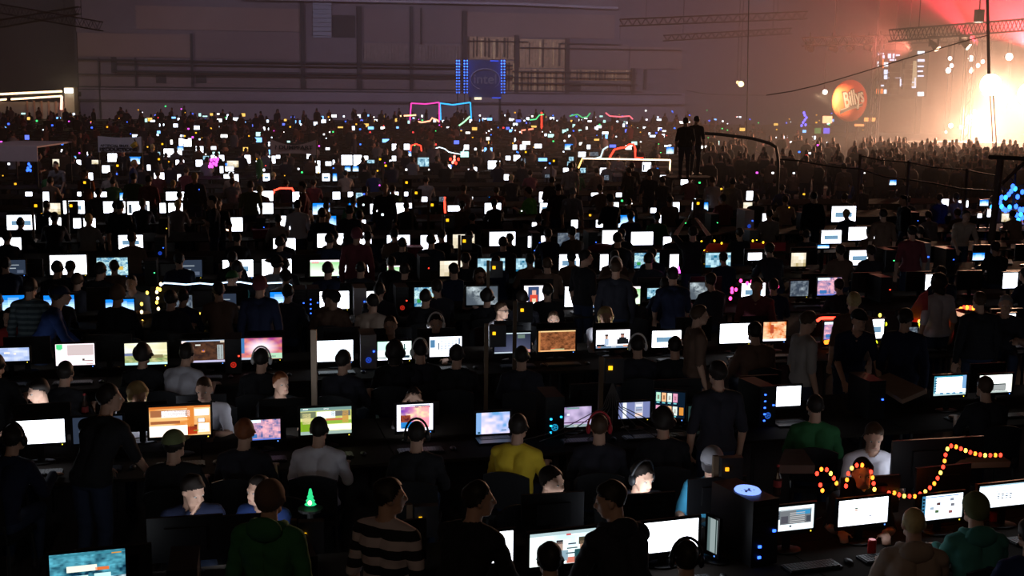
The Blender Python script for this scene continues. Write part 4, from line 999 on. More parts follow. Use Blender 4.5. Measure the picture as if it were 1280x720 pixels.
# fourth row
P_(38, 359, 'stand', 0, 'person in grey-teal striped sweater between two blue screens', shirt_m=STG, hair='dark', sleeves='long')
P_(78, 391, 'stand_desk', -70, 'person in cap turned sideways in blue jacket above pinkish screen', extras=('cap:navy',), shirt='blue', sleeves='long', zh=1.36)
P_(12, 397, 'sit', 180, 'person in red top at kiosk end of the fourth row', shirt='red', hair='dark')
P_(147, 369, 'sit', 0, 'person in pale beanie before the half-hidden blue screen', extras=('beanie:brown',), shirt='black', scale=1.1)
P_(214, 374, 'sit', 0, 'person in black top before the grey screen by the warm fairy lights', shirt='black', hair='dark', scale=1.05)
P_(325, 357, 'stand', 0, 'person in maroon beanie standing beside the white-blue rope light', extras=('beanie:maroon',), shirt='navy', sleeves='long')
P_(416, 374, 'sit', 0, 'person in peaked cap before the white screen of fourth row', extras=('cap:black',), hyaw=70, shirt='brown', hair='dark', fat=1.1)
P_(466, 378, 'sit', -10, 'person in brown-grey shirt with dark hair beside the silver tower', shirt='beige', hair='dark', hyaw=40)
P_(532, 372, 'sit', 0, 'person with dark curly hair before the blue-green tile screen', hair='dark', shirt='black')
P_(609, 372, 'sit', 0, 'person with round dark hair before the cityscape screen', hair='dark', shirt='black', extras=('afro',), scale=0.95)
P_(653, 373, 'sit', 0, 'person with dark hair beside the red and navy figure screen', hair='dark', shirt='dark')
P_(790, 369, 'sit', 0, 'person with round dark hair before the green fourth-row screen', hair='dark', shirt='dark', scale=0.97)
P_(770, 335, 'stand', -5, 'large person in dark grey standing behind the white fourth-row screen', shirt='dark', hair='brown', fat=1.2, sleeves='long')
P_(840, 372, 'stand_desk', 0, 'person in dark blue shirt bending at the teal screen', shirt='navy', zh=1.25)
P_(732, 322, 'stand', -50, 'person in black printed t-shirt looking sideways', shirt='black', hair='dark', hyaw=-30)
P_(945, 378, 'stand_desk', 170, 'person in maroon shirt facing the viewer by pink fairy lights', shirt='maroon', hair='brown', zh=1.35)
# fifth row
P_(72, 336, 'sit', 0, 'person with dark hair before the biggest white fifth-row screen', hair='dark', shirt='black', scale=1.06)
P_(97, 351, 'sit', 0, 'person with dark bushy hair below the biggest white fifth-row screen', hair='brown', shirt='dark')
P_(126, 338, 'sit', -10, 'person with dark hair before the blue-green fifth-row screen', hair='dark', shirt='black', scale=1.06)
P_(164, 354, 'sit_fwd', 180, 'person with dim face below the blue-green fifth-row screen', hair='dark', shirt='grey')
P_(297, 336, 'sit', 0, 'person splitting the window screen of fifth row', hair='dark', shirt='dark', scale=1.06)
P_(290, 349, 'sit_fwd', 170, 'person in green cap facing the viewer above white-blue rope light', extras=('cap:green',), shirt='teal')
P_(346, 330, 'sit', 0, 'person in wide-brimmed hat before the white fifth-row screen', extras=('hat',), shirt='grey', scale=1.08)
P_(357, 347, 'sit', 10, 'person in pale jacket and dark cap below the hat wearer', extras=('cap:black',), shirt='beige', sleeves='long')
P_(410, 337, 'sit', 0, 'person before the pale green football screen of fifth row', hair='dark', shirt='navy', scale=1.05)
P_(451, 336, 'sit', 0, 'person with slim neck before the white fifth-row screen beside football', hair='dark', shirt='dark', extras=('short',), scale=1.02)
P_(506, 338, 'sit', 0, 'person in black before the small green fifth-row screen', hair='dark', shirt='black', fat=1.15)
P_(567, 338, 'sit', 10, 'person in dark blue before the cream fifth-row screen', hair='dark', shirt='navy', hyaw=20)
P_(600, 346, 'sit_side', 200, 'person with glasses and brown hair facing the viewer in fifth row', extras=('glasses', 'bowl'), hair='brown', shirt='palegrey', scale=1.03)
P_(684, 331, 'sit', 5, 'person in dark brown sweater beside the laptop', hair='brown', shirt='brown', sleeves='long', fat=1.2)
P_(770, 331, 'sit', -20, 'person with short hair and headphones beside narrow white fifth-row screen', hair='brown', shirt='brown', extras=('white_phones', 'short'), fat=1.2)
P_(811, 325, 'sit', 0, 'person before the blue tiled fifth-row screen', hair='dark', shirt='dark', scale=1.05)
# sixth row
P_(446, 294, 'stand', 0, 'person with big maroon hood between white sixth-row screens', extras=('beanie:maroon',), shirt='maroon', sleeves='long', fat=1.1, scale=1.02)
P_(412, 300, 'sit', 0, 'person before the white sixth-row screen by maroon hood', hair='dark', shirt='navy', scale=1.06)
P_(350, 304, 'sit', 0, 'person before the white sixth-row screen below the white t-shirt', hair='dark', shirt='dark', scale=1.05)
P_(372, 264, 'stand_desk', 10, 'person in white printed t-shirt seen from behind bending at the screens', shirt='white', hair='dark', zh=1.45)
P_(437, 264, 'stand', 0, 'broad person in black standing behind the maroon hood', shirt='black', fat=1.25)
P_(403, 268, 'sit', 0, 'person in navy before the blue screen near white t-shirt', shirt='navy', hair='dark', scale=1.15)
P_(503, 305, 'sit', 0, 'person with dark hair before the grey-window sixth-row screen', hair='dark', shirt='black')
P_(539, 301, 'sit', 0, 'person before the white sixth-row screen beyond grey window', hair='dark', shirt='dark', scale=1.06)
P_(629, 304, 'sit', 0, 'person in dark top before the white sixth-row screen of middle aisle', hair='dark', shirt='dark', scale=1.04)
P_(772, 299, 'sit', 0, 'person in dark top splitting a white sixth-row screen', hair='dark', shirt='dark', scale=1.1)
P_(313, 232, 'stand', 10, 'person in dark green t-shirt standing with back to the viewer', shirt='olive', hair='brown', hyaw=0)
P_(273, 267, 'stand_desk', 200, 'person with lit arms bending over a red-glowing computer', shirt='black', hair='dark', zh=1.35)
P_(150, 258, 'stand', 0, 'person in dark clothes standing before a white ninth-row screen', shirt='black', hair='dark', scale=1.0)
P_(660, 240, 'sit_side', 60, 'person in bright green t-shirt turned sideways', shirt='lime', hair='dark', scale=1.1)
P_(698, 236, 'stand', 0, 'person in dark clothes standing beyond the bright green t-shirt', shirt='black')
P_(716, 240, 'stand', -20, 'person in grey t-shirt standing beside the dark standing one', shirt='grey', hair='grey')
P_(713, 208, 'stand', 5, 'person in olive-grey t-shirt standing below the white rope frame', shirt='palegrey', hair='dark')
P_(866, 291, 'stand_phone', 0, 'person holding up a phone with both arms', shirt='black', hair='dark')
P_(890, 226, 'stand', 20, 'person in pale t-shirt standing in the crowd near fallen pole', shirt='lgrey', hair='brown')
P_(916, 228, 'stand', -15, 'person in greyish t-shirt standing beside the pale t-shirt', shirt='grey', hair='dark')
P_(1017, 246, 'stand', 0, 'person in black standing alone before the tilted big screen', shirt='black', hair='dark', fat=1.2, sleeves='long')
P_(790, 208, 'stand', 0, 'person in black standing inside the white rope frame', shirt='black', hair='dark')
P_(812, 218, 'stand', 0, 'person in dark navy standing below the rope frame screen', shirt='navy', hair='dark')
P_(1104, 268, 'stand', 0, 'person in brown shirt standing beyond the white aisle screens', shirt='brown')
P_(1207, 283, 'stand_desk', 180, 'person in brownish shirt bending towards the viewer near the bracket pole', shirt='beige', hair='dark', zh=1.35)
P_(1140, 290, 'stand', 0, 'person in dark red top standing near the silver tower', shirt='maroon')
P_(167, 222, 'stand', 0, 'person in green t-shirt standing beyond kiosk side rows', shirt='green', hair='dark')
P_(186, 225, 'stand', 0, 'person in dark red t-shirt beside the green t-shirt', shirt='maroon', hair='dark')
P_(70, 214, 'stand_desk', 180, 'person in pale hooded top beside the white canopy', shirt='grey', hair='dark', zh=1.4)
P_(106, 218, 'stand', 160, 'person in orange-brown top near the white canopy', shirt='orange', hair='dark')
P_(857, 152, 'stand', 0, 'broad person standing high on the scaffold above the crowd', shirt='black', hair='dark', fat=1.2, zh=3.14)
P_(871, 150, 'stand', -30, 'slim person standing on the scaffold beside the broad one', shirt='dark', hair='dark', zh=3.16)
N_EXPL = N_PEOPLE[0]
# dark monitor backs in front of the faces that look towards the viewer
for px, py, W, H, L, lab in ((53, 521, 0.5, 0.24, 7, 'dark monitor back below the white v-neck t-shirt'), (178, 520, 0.44, 0.26, 7, 'dark monitor back below the blond bowl haircut'), (252, 507, 0.46, 0.2, 10, 'dark monitor back below the lit face in white t-shirt'), (353, 516, 0.42, 0.26, 5, 'dark monitor back below the smiling person'), (520, 517, 0.42, 0.2, 3, 'dark monitor back below the hands held to a face'),
        (801, 642, 0.5, 0.3, 12, 'dark monitor back below the brightly lit face with headphones'), (305, 668, 0.42, 0.28, 9, 'thin-edged monitor back below the pale face in front row'), (232, 672, 0.5, 0.3, 3, 'dark monitor back below the navy jacket'), (690, 640, 0.46, 0.28, 2, 'dark monitor back below the warm side face'), (895, 618, 0.46, 0.26, 4, 'dark monitor back below the cyan shirt'),
        (640, 414, 0.46, 0.26, 8, 'black monitor back beside the lit person with glasses'), (693, 416, 0.46, 0.24, 8, 'black monitor back below the young lit face'), (763, 415, 0.46, 0.22, 8, 'black monitor back below the long blond hair'), (545, 424, 0.46, 0.26, 4, 'black monitor back below the facing white headphones'), (490, 424, 0.46, 0.26, 3, 'black monitor back below the orange-lit face'),
        (1086, 618, 0.48, 0.28, 5, 'dark monitor back below the pale polo shirt'), (1170, 577, 0.86, 0.4, 2, 'broad dark television back behind the orange light string')):
    away(px, py, W, H, L, 1.0, lab)
# further monitors whose dark backs fill the wall-side half of the near rows
for ri in range(5):
    Mx, a, c = row_frame(ri)
    half = 0.42 * c + 0.8
    u = half * 1.1; n = 0
    while u > -half:
        p = Mx @ Vector((u, 0.42, 1.0)); n += 1
        if not any((Vector(o.location).xy - p.xy).length < 0.62 for o in bpy.data.objects if o.name.startswith('monitor') and o.type == 'EMPTY' and 'back' in o.get('label', '')) and random.random() < 0.75:
            away_at(p, a, random.choice((0.42, 0.47, 0.5)), random.choice((0.27, 0.3)), random.choice((0.5, 0.9, 1.4)), 'dark monitor back, place %s from stage end behind the %s row screens' % (nth(n), rowname(ri)))
        u -= 0.95
# chairs of the three front rows
occupied = []
for o in list(bpy.data.objects):
    if o.name.startswith('person') and o.type == 'MESH' and o.location.y < 19 and o.location.z < 0.3 and o.dimensions.z < 1.5:
        chair((o.location.x, o.location.y, 0), o.rotation_euler.z, 'black chair under the ' + ' '.join(o['label'].split()[:11]), 'black chairs at the desks')
# ------------------------------------------------------------------ the other people at the desks, row by row
taken = [(o.location.x, o.location.y) for o in bpy.data.objects if o.name.startswith('person') and o.type == 'MESH']
VAR = [('sit', 0), ('sit', 12), ('sit_fwd', 0), ('sit_side', -14), ('sit_back', 0)]
def auto(ri, u, v, pose, yaw, seq):
    Mx, a, c = row_frame(ri)
    p = Mx @ Vector((u, v, 0))
    if any(abs(p.x - x) < 0.5 and abs(p.y - y) < 0.6 for x, y in taken): return False
    taken.append((p.x, p.y))
    col = random.choice(('black', 'dark', 'dark', 'navy', 'grey', 'brown', 'maroon', 'beige', 'green', 'blue', 'black', 'palegrey'))
    hc = random.choice(('dark', 'dark', 'brown', 'dark', 'blond'))
    if ri < 6: col, hc = random.choice(('black', 'dark', 'navy', 'brown')), 'dark'
    what = 'sitting at the' if pose.startswith('sit') else 'standing behind the'
    lab = 'person in %s top %s %s desk row, %s such from stage end' % ({'dark': 'blackish', 'palegrey': 'pale grey'}.get(col, col), what, rowname(ri), nth(seq[0]))
    seq[0] += 1
    person((p.x, p.y, 0), a + math.radians(yaw), pose, lab, shirt=col, hair=hc, hi=False, scale=random.uniform(0.93, 1.05), sleeves=random.choice(('long', 'short')), group='people at the long desks')
    return True
for ri in range(3, 15):
    Mx, a, c = row_frame(ri)
    seq = [1]
    us = []
    for m in byrow.get(ri, []):
        q = Mx.inverted() @ m['p']
        if m['r'][2] - m['r'][0] > 9: us.append(q.x + random.uniform(-0.14, 0.14))
    half = 0.40 * c
    u = half
    while u > -half * 0.9:
        if all(abs(u - x) > 0.7 for x in us) and random.random() < (0.5 if ri > 3 else 0.15): us.append(u + random.uniform(-.15, .15))
        u -= 0.85
    us.sort(reverse=True)
    for u in us:
        if N_PEOPLE[0] >= 292: break
        po, yw = random.choice(VAR)
        auto(ri, u, -0.72, po, yw, seq)
    if ri >= 5:
        for k in range(3):
            if N_PEOPLE[0] < 298: auto(ri, random.uniform(-half * .9, half), 1.75 + random.uniform(-.15, .15), random.choice(('stand', 'stand_walk', 'stand_cross')), random.choice((0, 90, -90, 180, 20)), seq)
# ------------------------------------------------------------------ far crowd and far screens (too many to count)
LOWB = {}
def low(pose):
    if pose not in LOWB:
        B = body(pose, 0, 0, 1.08, 0.075)
        me = B['me']; nf = len(B['fs'])
        tris = []
        tagf = B['ft']
        LOWB[pose] = (B['co'] + B['no'] * 0.02, B['fs'], tagf, B['hl'])
    return LOWB[pose]
CR_M = [mat('crowd_skin', (0.34, 0.2, 0.16), 0.8), cloth('black'), cloth('dark'), cloth('brown'), cloth('grey'), cloth('navy'), cloth('maroon'), hairm('dark')]
class Crowd:
    def __init__(s): s.v = []; s.f = []; s.m = []; s.n = 0
    def add(s, pose, x, y, z, rz, sc, shirt, lower=True):
        co, fs, tg, hl = low(pose)
        c_, s_ = math.cos(rz), math.sin(rz)
        q = co * sc
        s.v.append(np.stack([q[:, 0] * c_ - q[:, 1] * s_ + x, q[:, 0] * s_ + q[:, 1] * c_ + y, q[:, 2] + z], 1))
        T = TAGS.index
        for f, t in zip(fs, tg):
            if not lower and t in (T('leg'), T('foot')): continue
            s.f.append([int(i) + s.n for i in f])
            s.m.append(0 if t in (T('hand'), T('farm')) else (7 if t == T('head') and hl[f[0]][2] > -0.01 + .8 * hl[f[0]][1] else (0 if t in (T('head'), T('neck')) else (2 if t in (T('leg'), T('foot')) else shirt))))
        s.n += len(co)
    def obj(s, name, label):
        me = bpy.data.meshes.new(name)
        me.from_pydata(np.concatenate(s.v).tolist(), [], s.f)
        for m in CR_M: me.materials.append(m)
        me.polygons.foreach_set('material_index', s.m)
        me.polygons.foreach_set('use_smooth', [True] * len(s.f))
        me.update()
        return link(name, me, None, 'stuff', label)
cr = Crowd()
SH = (1, 1, 2, 2, 3, 4, 5, 6)
for ri in range(11, 31):
    Mx, a, c = row_frame(ri)
    if c > 108: break
    half = 0.42 * c
    u = -half
    while u < (half * 1.05 if c < 40 or c > 64 else 0.15 * c):
        p = Mx @ Vector((u, -0.72, 0))
        if p.y > 63 and p.x > 16: break
        if random.random() < 0.42 and not any(abs(p.x - x) < .5 and abs(p.y - y) < .6 for x, y in taken): cr.add('sit', p.x, p.y, 0, a + random.uniform(-.3, .3), random.uniform(.95, 1.08), random.choice(SH), False)
        if random.random() < (0.10 if c < 60 else 0.16):
            p = Mx @ Vector((u, 1.75 + random.uniform(-.2, .2), 0)); cr.add(random.choice(('stand', 'stand_cross')), p.x, p.y, 0, a + random.uniform(-3, 3), random.uniform(.9, 1.06), random.choice(SH), False)
        u += 0.95
cr.obj('crowd', 'far seated and standing crowd among the rear desk rows')
cr = Crowd()
for k in range(430):
    y = random.uniform(42, 63); x = random.uniform(0.13 * y, 0.45 * y)
    if x > 0.36 * y and y > 60: continue
    if random.random() > (x / y - 0.05) * 3.2: continue
    cr.add(random.choice(('stand', 'stand', 'stand_cross')), x, y, 0, random.uniform(-.8, .5), random.uniform(.93, 1.07), random.choice((1, 1, 2, 3)), True)
cr.obj('crowd', 'standing audience packed before the glowing stage')
fb = MB()
FARCOL = [(3.2, 3.5, 4), (2.4, 2.9, 3.6), (3.4, 3.4, 3.2), (0.5, 1.2, 2.6), (0.9, 1.6, 1.5), (.2, .3, 1.6), (1.6, .9, .2), (2.5, 2.8, 3.2)]
for ri in range(12, 31):
    Mx, a, c = row_frame(ri)
    if c > 110: break
    half = 0.41 * c
    for k in range(int(half * 2 / 0.9)):
        u = -half + k * 0.9 + random.uniform(-.3, .3)
        p = Mx @ Vector((u, -0.02, 1.05 + random.uniform(-.08, .12)))
        s_ = p.x / p.y
        den = (0.22 if c > 60 else 0.08) * (1.1 if -0.3 < s_ < 0.12 else 0.35)
        if random.random() > den: continue
        if any(abs(m['p'].x - p.x) < .6 and abs(m['p'].y - p.y) < 1.5 for m in mons): continue
        W = random.uniform(.10, .40); H = random.uniform(.08, .26)
        fb.quad([Mx @ Vector((u - W / 2, -0.03, p.z - H / 2)), Mx @ Vector((u + W / 2, -0.03, p.z - H / 2)), Mx @ Vector((u + W / 2, -0.03, p.z + H / 2)), Mx @ Vector((u - W / 2, -0.03, p.z + H / 2))], random.choice(FARCOL))
        fb.box((u - W / 2 - .03, -.028, p.z - H / 2 - .03), (u + W / 2 + .03, .03, p.z + H / 2 + .03), Mx, 1)
fb.obj('far_screens', [M_scrN, M_case], kind='stuff', label='tiny glowing screens on the far desk rows')
lb = MB()
LEDC = [(0.1, .3, 3), (.1, .5, 3), (1.6, .7, .03), (1.5, .75, .05), (.1, 2, .4), (2.2, .1, .1), (2, 2.4, 2.8), (2, .2, 2), (3, 3, 3), (3, 3, 3.2)]
for k in range(260):
    ri = random.randint(6, 29); Mx, a, c = row_frame(ri)
    if c > 110: continue
    u = random.uniform(-.4, .3) * c; z = random.uniform(.85, 1.75); s_ = random.uniform(.014, .032) * (c / 45) ** .75
    col = random.choice(LEDC); v = random.uniform(-.3, 1)
    lb.box((u - s_, v - s_, z - s_), (u + s_, v + s_, z + s_), Mx)
    for i in range(6): lb.c[-1 - i] = col
lb.obj('led_lights', M_scrN, kind='stuff', label='pinprick coloured lights of computers across the far rows')
# ------------------------------------------------------------------ lights on strings and ropes
M_wire = mat('dark_wire', (0.015, 0.015, 0.015), 0.6)
def plane_pts(px, row=None, dv=0.0, D=None):
    out = []
    for x, y in px:
        if D is not None: out.append(at_y(x, y, D))
        else:
            c, t = ROWS[row]; out.append(at_row(x, y, c + dv, math.tan(math.radians(t))))
    return out
def rope(name, px, label, color, strength, r, cat='light', sample=False, **k):
    P = plane_pts(px, **k)
    m = glow('glow_%s_%g' % ('_'.join('%g' % c for c in color), strength), color, strength, sample)
    o = MB().tube(P, r, 6).obj(name, m)
    return tag(o, label, cat)
def resample(P, step):
    out = [P[0]]; acc = 0.0
    for a, b in zip(P, P[1:]):
        L = (b - a).length; t = step - acc
        while t < L: out.append(a + (b - a) * (t / L)); t += step
        acc = L - (t - step)
    return out
_BU = {}
def bulbs(name, paths, label, cols, r, step=None, strength=3.0, **k):
    allp = [plane_pts(p, **k) for p in paths]
    base = allp[0][0]
    e = empty(name, base, 0, label, 'light string')
    for P in allp:
        Q = [p - base for p in P]
        if step: MB().tube(Q, r * 0.3, 4).obj('wire', M_wire, e)
        for i, q in enumerate(resample(Q, step) if step else Q):
            c = cols[i % len(cols)]
            kk = (c, r, strength)
            if kk not in _BU: _BU[kk] = MB().ell((0, 0, 0), (r, r, r * 1.25), 8, 6).mesh('bulb', glow('bulb_%s_%g' % ('_'.join('%g' % v for v in c), strength), c, strength), True)
            b = link('bulb', _BU[kk], e); b.location = q
    return e
RED, ORG, YEL, GOLD, BLU = (1.0, 0.04, 0.02), (1.0, 0.22, 0.02), (1.0, 0.6, 0.08), (1.0, 0.62, 0.02), (0.03, 0.12, 1.0)
q = lambda s, ox, oy: [(ox + float(a.split(',')[0]) / 4, oy + float(a.split(',')[1]) / 4) for a in s.split()]
bulbs('light_string', [q('245,208 262,187 290,185 312,205 330,232 352,275', 960, 540), q('262,265 275,300', 960, 540), q('390,270 400,210 425,172 455,163 492,170', 960, 540), q('515,200 525,235 533,292', 960, 540), q('605,305 625,302 670,320 735,322 790,297 830,260 858,215 880,165 890,100 905,68 935,72 1020,105 1080,117 1172,115', 960, 540)],
      'orange and red bead light string looping above the front desk row', [RED, ORG, RED, YEL], 0.015, 0.052, 4.0, row=0, dv=0.26)
for px, py in ((1035, 590), (1075, 590), (1140, 618), (1172, 600), (1185, 560), (1240, 570)):
    p = plane_pts([(px, py)], row=0, dv=0.5)[0]
    lamp('light_string_glow', 'POINT', p, 0.07, (1, 0.25, 0.06), 0.03)
bulbs('light_string', [q('855,208 885,200 920,165 965,105 985,97 1038,101', 960, 360), q('750,212 800,212', 960, 360)], 'red light string rising behind the large person in black', [RED, ORG], 0.028, 0.05, 5.0, row=2, dv=0.5)
for px, py in ((1182, 408), (1200, 392), (1213, 383), (1155, 410)):
    p = plane_pts([(px, py)], row=2, dv=0.4)[0]
    lamp('red_string_glow', 'POINT', p, 1.2, (1, 0.04, 0.03), 0.05)
rope('rope_light', q('245,165 262,152 285,150 360,150', 960, 360), 'short red rope light over the pinkish picture screen', RED, 6, 0.02, row=2, dv=0.05)
rope('rope_light', [(1031, 428), (1038, 427), (1044, 429), (1052, 427)], 'red-orange rope light under the pinkish picture screen', ORG, 3, 0.03, row=2, dv=-0.1)
bulbs('fairy_lights', [[(1137, 402), (1149, 402), (1150, 406), (1150, 409), (1107, 405), (1100, 394), (1095, 428), (1187, 426)]], 'green-yellow pinpoint lights among the stage-end third row', [(0.9, 1.0, 0.02), (1, .8, .1)], 0.022, None, 3, row=2, dv=0.3)
bulbs('fairy_lights', [[(197, 361), (196, 365), (184, 366), (197, 373), (196, 378), (198, 386), (131, 395), (169, 398), (177, 380), (177, 390), (178, 402), (232, 393), (236, 395), (240, 394), (250, 393), (250, 399), (249, 407), (201, 355), (200, 362)]], 'warm white fairy lights around the fourth-row desk of kiosk side', [YEL, (1, .75, .4)], 0.022, None, 4, row=3, dv=-0.2)
rope('rope_light', q('800,718 808,704 820,695 860,697 930,703 1000,696 1060,702 1130,692 1200,690 1260,700', 0, 180) + [(335, 354), (357, 353), (372, 361)], 'long white-blue rope light along the top of fourth desk row', (0.55, 0.75, 1.0), 3.0, 0.012, row=3, dv=0.9)
rope('rope_light', q('85,250 92,232 120,221 180,222 188,238', 320, 180), 'red arched rope light around two white screens', RED, 6, 0.028, D=37)
rope('rope_light', q('1045,450 1055,430 1110,424 1145,432 1160,455', 0, 180), 'white-orange glowing arch of a red computer', (1, .5, .3), 6, 0.02, D=31)
rope('rope_light', q('945,265 943,290 946,345', 320, 180), 'short upright red light rod in the middle rows', RED, 5, 0.03, D=34)
rope('rope_light', q('830,612 838,645', 640, 180), 'magenta light rod beside the white fifth-row screen', (1, .08, .8), 5, 0.02, D=22)
rope('rope_light', [(540, 190), (543, 186), (549, 184), (556, 186), (561, 190), (570, 192), (578, 193), (580, 186)], 'wavy white rope light among the far rows', (0.7, 0.9, 1.0), 2.5, 0.022, D=52)
rope('rope_light', [(513, 189), (514, 182), (520, 180), (526, 182), (527, 189)], 'small red rope arch beyond the wavy white rope', RED, 4, 0.03, D=53)
bulbs('star_light', [[(563, 199), (568, 196), (573, 199), (566, 203), (570, 204), (568, 200)]], 'red star-shaped light below the wavy white rope', [RED, (1, .2, .15)], 0.05, None, 4, D=50)
bulbs('fairy_ball', [[(264, 200), (268, 199), (271, 202), (263, 205), (267, 204), (270, 206), (265, 208), (272, 199), (262, 208)]], 'magenta ball of fairy lights among the kiosk-side rows', [(1, .08, .9)], 0.05, None, 3, D=46)
bulbs('fairy_lights', [[(877, 302), (886, 301), (893, 301), (902, 304), (922, 303), (931, 305), (941, 301), (954, 303), (879, 307), (880, 312), (884, 316), (885, 322), (872, 331), (881, 330)]], 'gold fairy lights on the red-clothed shelf', [GOLD], 0.02, None, 3, row=5, dv=-0.6)
o = MB().box((-1.05, -.02, -.09), (1.05, .02, .09)).obj('red_cloth', mat('red_fabric', (0.3, 0.02, 0.03), 0.8))
p = plane_pts([(923, 309)], row=5, dv=-0.5)[0]; o.location = p; o.rotation_euler.z = math.radians(11); tag(o, 'dark red cloth strip under the gold fairy lights', 'cloth')
bulbs('fairy_lights', [[(915, 361), (920, 362), (915, 365), (913, 373), (940, 352), (926, 351), (934, 354), (968, 355), (972, 358), (969, 362)]], 'hot pink fairy lights by the maroon shirt', [(1, .05, .25)], 0.026, None, 4, row=3, dv=-0.3)
# coloured rope gateways near the back wall
def gateway(px, D, label, colors, strength):
    P = plane_pts(px, D=D)
    e = empty('rope_gateway', (P[0].x, D, 0), 0, label, 'gateway')
    for i, (a, b) in enumerate(zip(P, P[1:])):
        MB().tube([a - Vector((P[0].x, D, 0)), b - Vector((P[0].x, D, 0))], 0.0006 * D, 6).obj('rope_light', glow('gate_%d_%g_%g' % (i, colors[i][0], D), colors[i], strength), e)
    for p in (P[0], P[-1]):
        MB().box((p.x - P[0].x - .05, .07, 0), (p.x - P[0].x + .05, .17, max(P[1].z, P[-2].z) - .02)).obj('post', M_wire, e)
    return e
PK, CY = (1.0, 0.06, 0.5), (0.03, 0.45, 1.0)
gateway([(512, 155), (514, 129), (532, 130), (549, 128), (549, 153)], 95, 'pink rope-light gateway before the back wall', [PK] * 4, 1.6)
gateway([(551, 150), (550, 129), (566, 131), (588, 128), (589, 149)], 95.4, 'cyan rope-light gateway beside the pink one', [CY] * 4, 2.0)
gateway([(723, 210), (728, 198), (838, 200), (837, 214)], 44, 'long yellow-white rope-light frame with a red crown', [(1, .5, .12), (1, .75, .5), (1, .6, .3)], 4.0)
rope('rope_light', [(762, 197), (768, 187), (775, 185), (782, 184), (786, 181), (792, 180), (794, 186), (794, 197), (804, 198)], 'red crown rope light on top of the yellow-white frame', RED, 4, 0.035, D=44)
rope('rope_light', [(745, 198), (751, 196), (754, 187), (760, 183)], 'pale curl of rope light beside the red crown', (.6, .8, .85), 1.6, 0.03, D=44.2)
rope('rope_light', q('770,578 800,575 720,580', 320, 0), 'orange rope light by the pink gateway', (1, .5, .25), 3, 0.06, D=93)
rope('rope_light', q('810,608 830,612 870,605 880,590 905,600 915,608', 320, 0), 'pink-orange glowing letters below the pink gateway', (1, .35, .2), 3, 0.06, D=90)
rope('rope_light', q('1015,628 1040,610 1070,582', 320, 0), 'green-white slanted rope light below the cyan gateway', (.4, 1, .5), 2.2, 0.06, D=90)
rope('rope_light', [(652, 167), (652, 163), (660, 162), (667, 161)], 'orange-red hooked rope light in the far rows', (1, .25, .15), 2.5, 0.05, D=75)
rope('rope_light', [(677, 140), (677, 163)], 'upright red rope light in the far rows', RED, 3, 0.07, D=88)
rope('rope_light', [(662, 150), (670, 149), (674, 144), (680, 143)], 'green rope light beside the upright red rope', (.1, .8, .3), 1.6, 0.05, D=87.5)
rope('rope_light', [(712, 145), (722, 143), (728, 147), (734, 146), (738, 141)], 'green wavy rope light with a red end', (.1, .7, .25), 1.2, 0.05, D=88)
rope('rope_light', [(757, 141), (762, 145), (775, 146), (787, 145), (791, 149)], 'red-pink drooping rope light near the wall', (1, .15, .2), 2, 0.05, D=88)
# ------------------------------------------------------------------ network posts with cables
M_wood = mat('bare_wood', (0.13, 0.085, 0.055), 0.8, 0, 0.2, 9)
M_boxd = mat('switch_box', (0.02, 0.02, 0.025), 0.5)
def netpost(px, py, zl, label, size=0.022, led=(1.0, .5, .01), pole=True, cables=0, strength=1.8):
    p = at_z(px, py, zl)
    e = empty('network_post', (p.x, p.y, 0), math.radians(10), label, 'post', 'wooden network posts')
    w_ = 0.022
    MB().box((-.08 - w_, .0, 0), (-.08 + w_, w_ * 2, zl + 0.1)).obj('pole', M_wood, e)
    s_ = MB().box((-.045, -.03, zl - .16), (.14, .05, zl + .09)).obj('switch', M_boxd, e)
    MB().box((-size, -.045, zl - size), (size, -.031, zl + size)).obj('status_light', glow('led_gold_%g' % strength if led[1] > .4 else 'led_orange', led, strength), s_)
    for i in range(cables):
        a = (i - cables / 2 + .5) / cables * 2.2
        MB().tube([(0.03, -.02, zl - .15), (0.03 + a * .1, -.04, zl - .4), (.03 + a * .55, -.05, zl - .62), (.03 + a * 1.0, 0, DESK_Z + .02)], .005, 5).obj('cable', mat('grey_cable', (0.12, 0.11, 0.11), 0.6), e)
netpost(762, 459, 1.5, 'wooden network post with yellow lamp and fanned-out cables beside blue cloth', 0.02, cables=9)
netpost(907, 585, 1.22, 'thick wooden network post with orange digits lamp beside the cyan shirt', 0.014, led=(1, .35, .01), cables=4)
for i, (x, y) in enumerate(((652, 387), (617, 416), (617, 334), (580, 301), (559, 275), (540, 256), (520, 241), (508, 228), (482, 207), (475, 199), (106, 228), (147, 207), (89, 257), (45, 257), (245, 166), (231, 170), (203, 180), (192, 186), (692, 201), (657, 190), (872, 254), (760, 453 + 40), (381, 540 + 126), (525, 646))):
    zl = 1.5 if y < 480 else 1.0
    netpost(x, y, zl, 'wooden network post with yellow lamp, %s of the lamps counted towards the wall' % nth(i + 1), 0.012 + 0.00045 * max(0, (480 - y) / 6) , strength=1.6 if y < 480 else 1.2)
p = at_z(392, 412, 1.62)
o = MB().box((-.03, -.03, 0), (.03, .03, 1.62)).obj('wooden_pole', mat('pale_wood', (0.55, 0.42, 0.32), 0.8, 0, .15, 8)); o.location = (p.x, p.y, 0); tag(o, 'pale bare wooden pole beside the white snowy screen', 'pole')
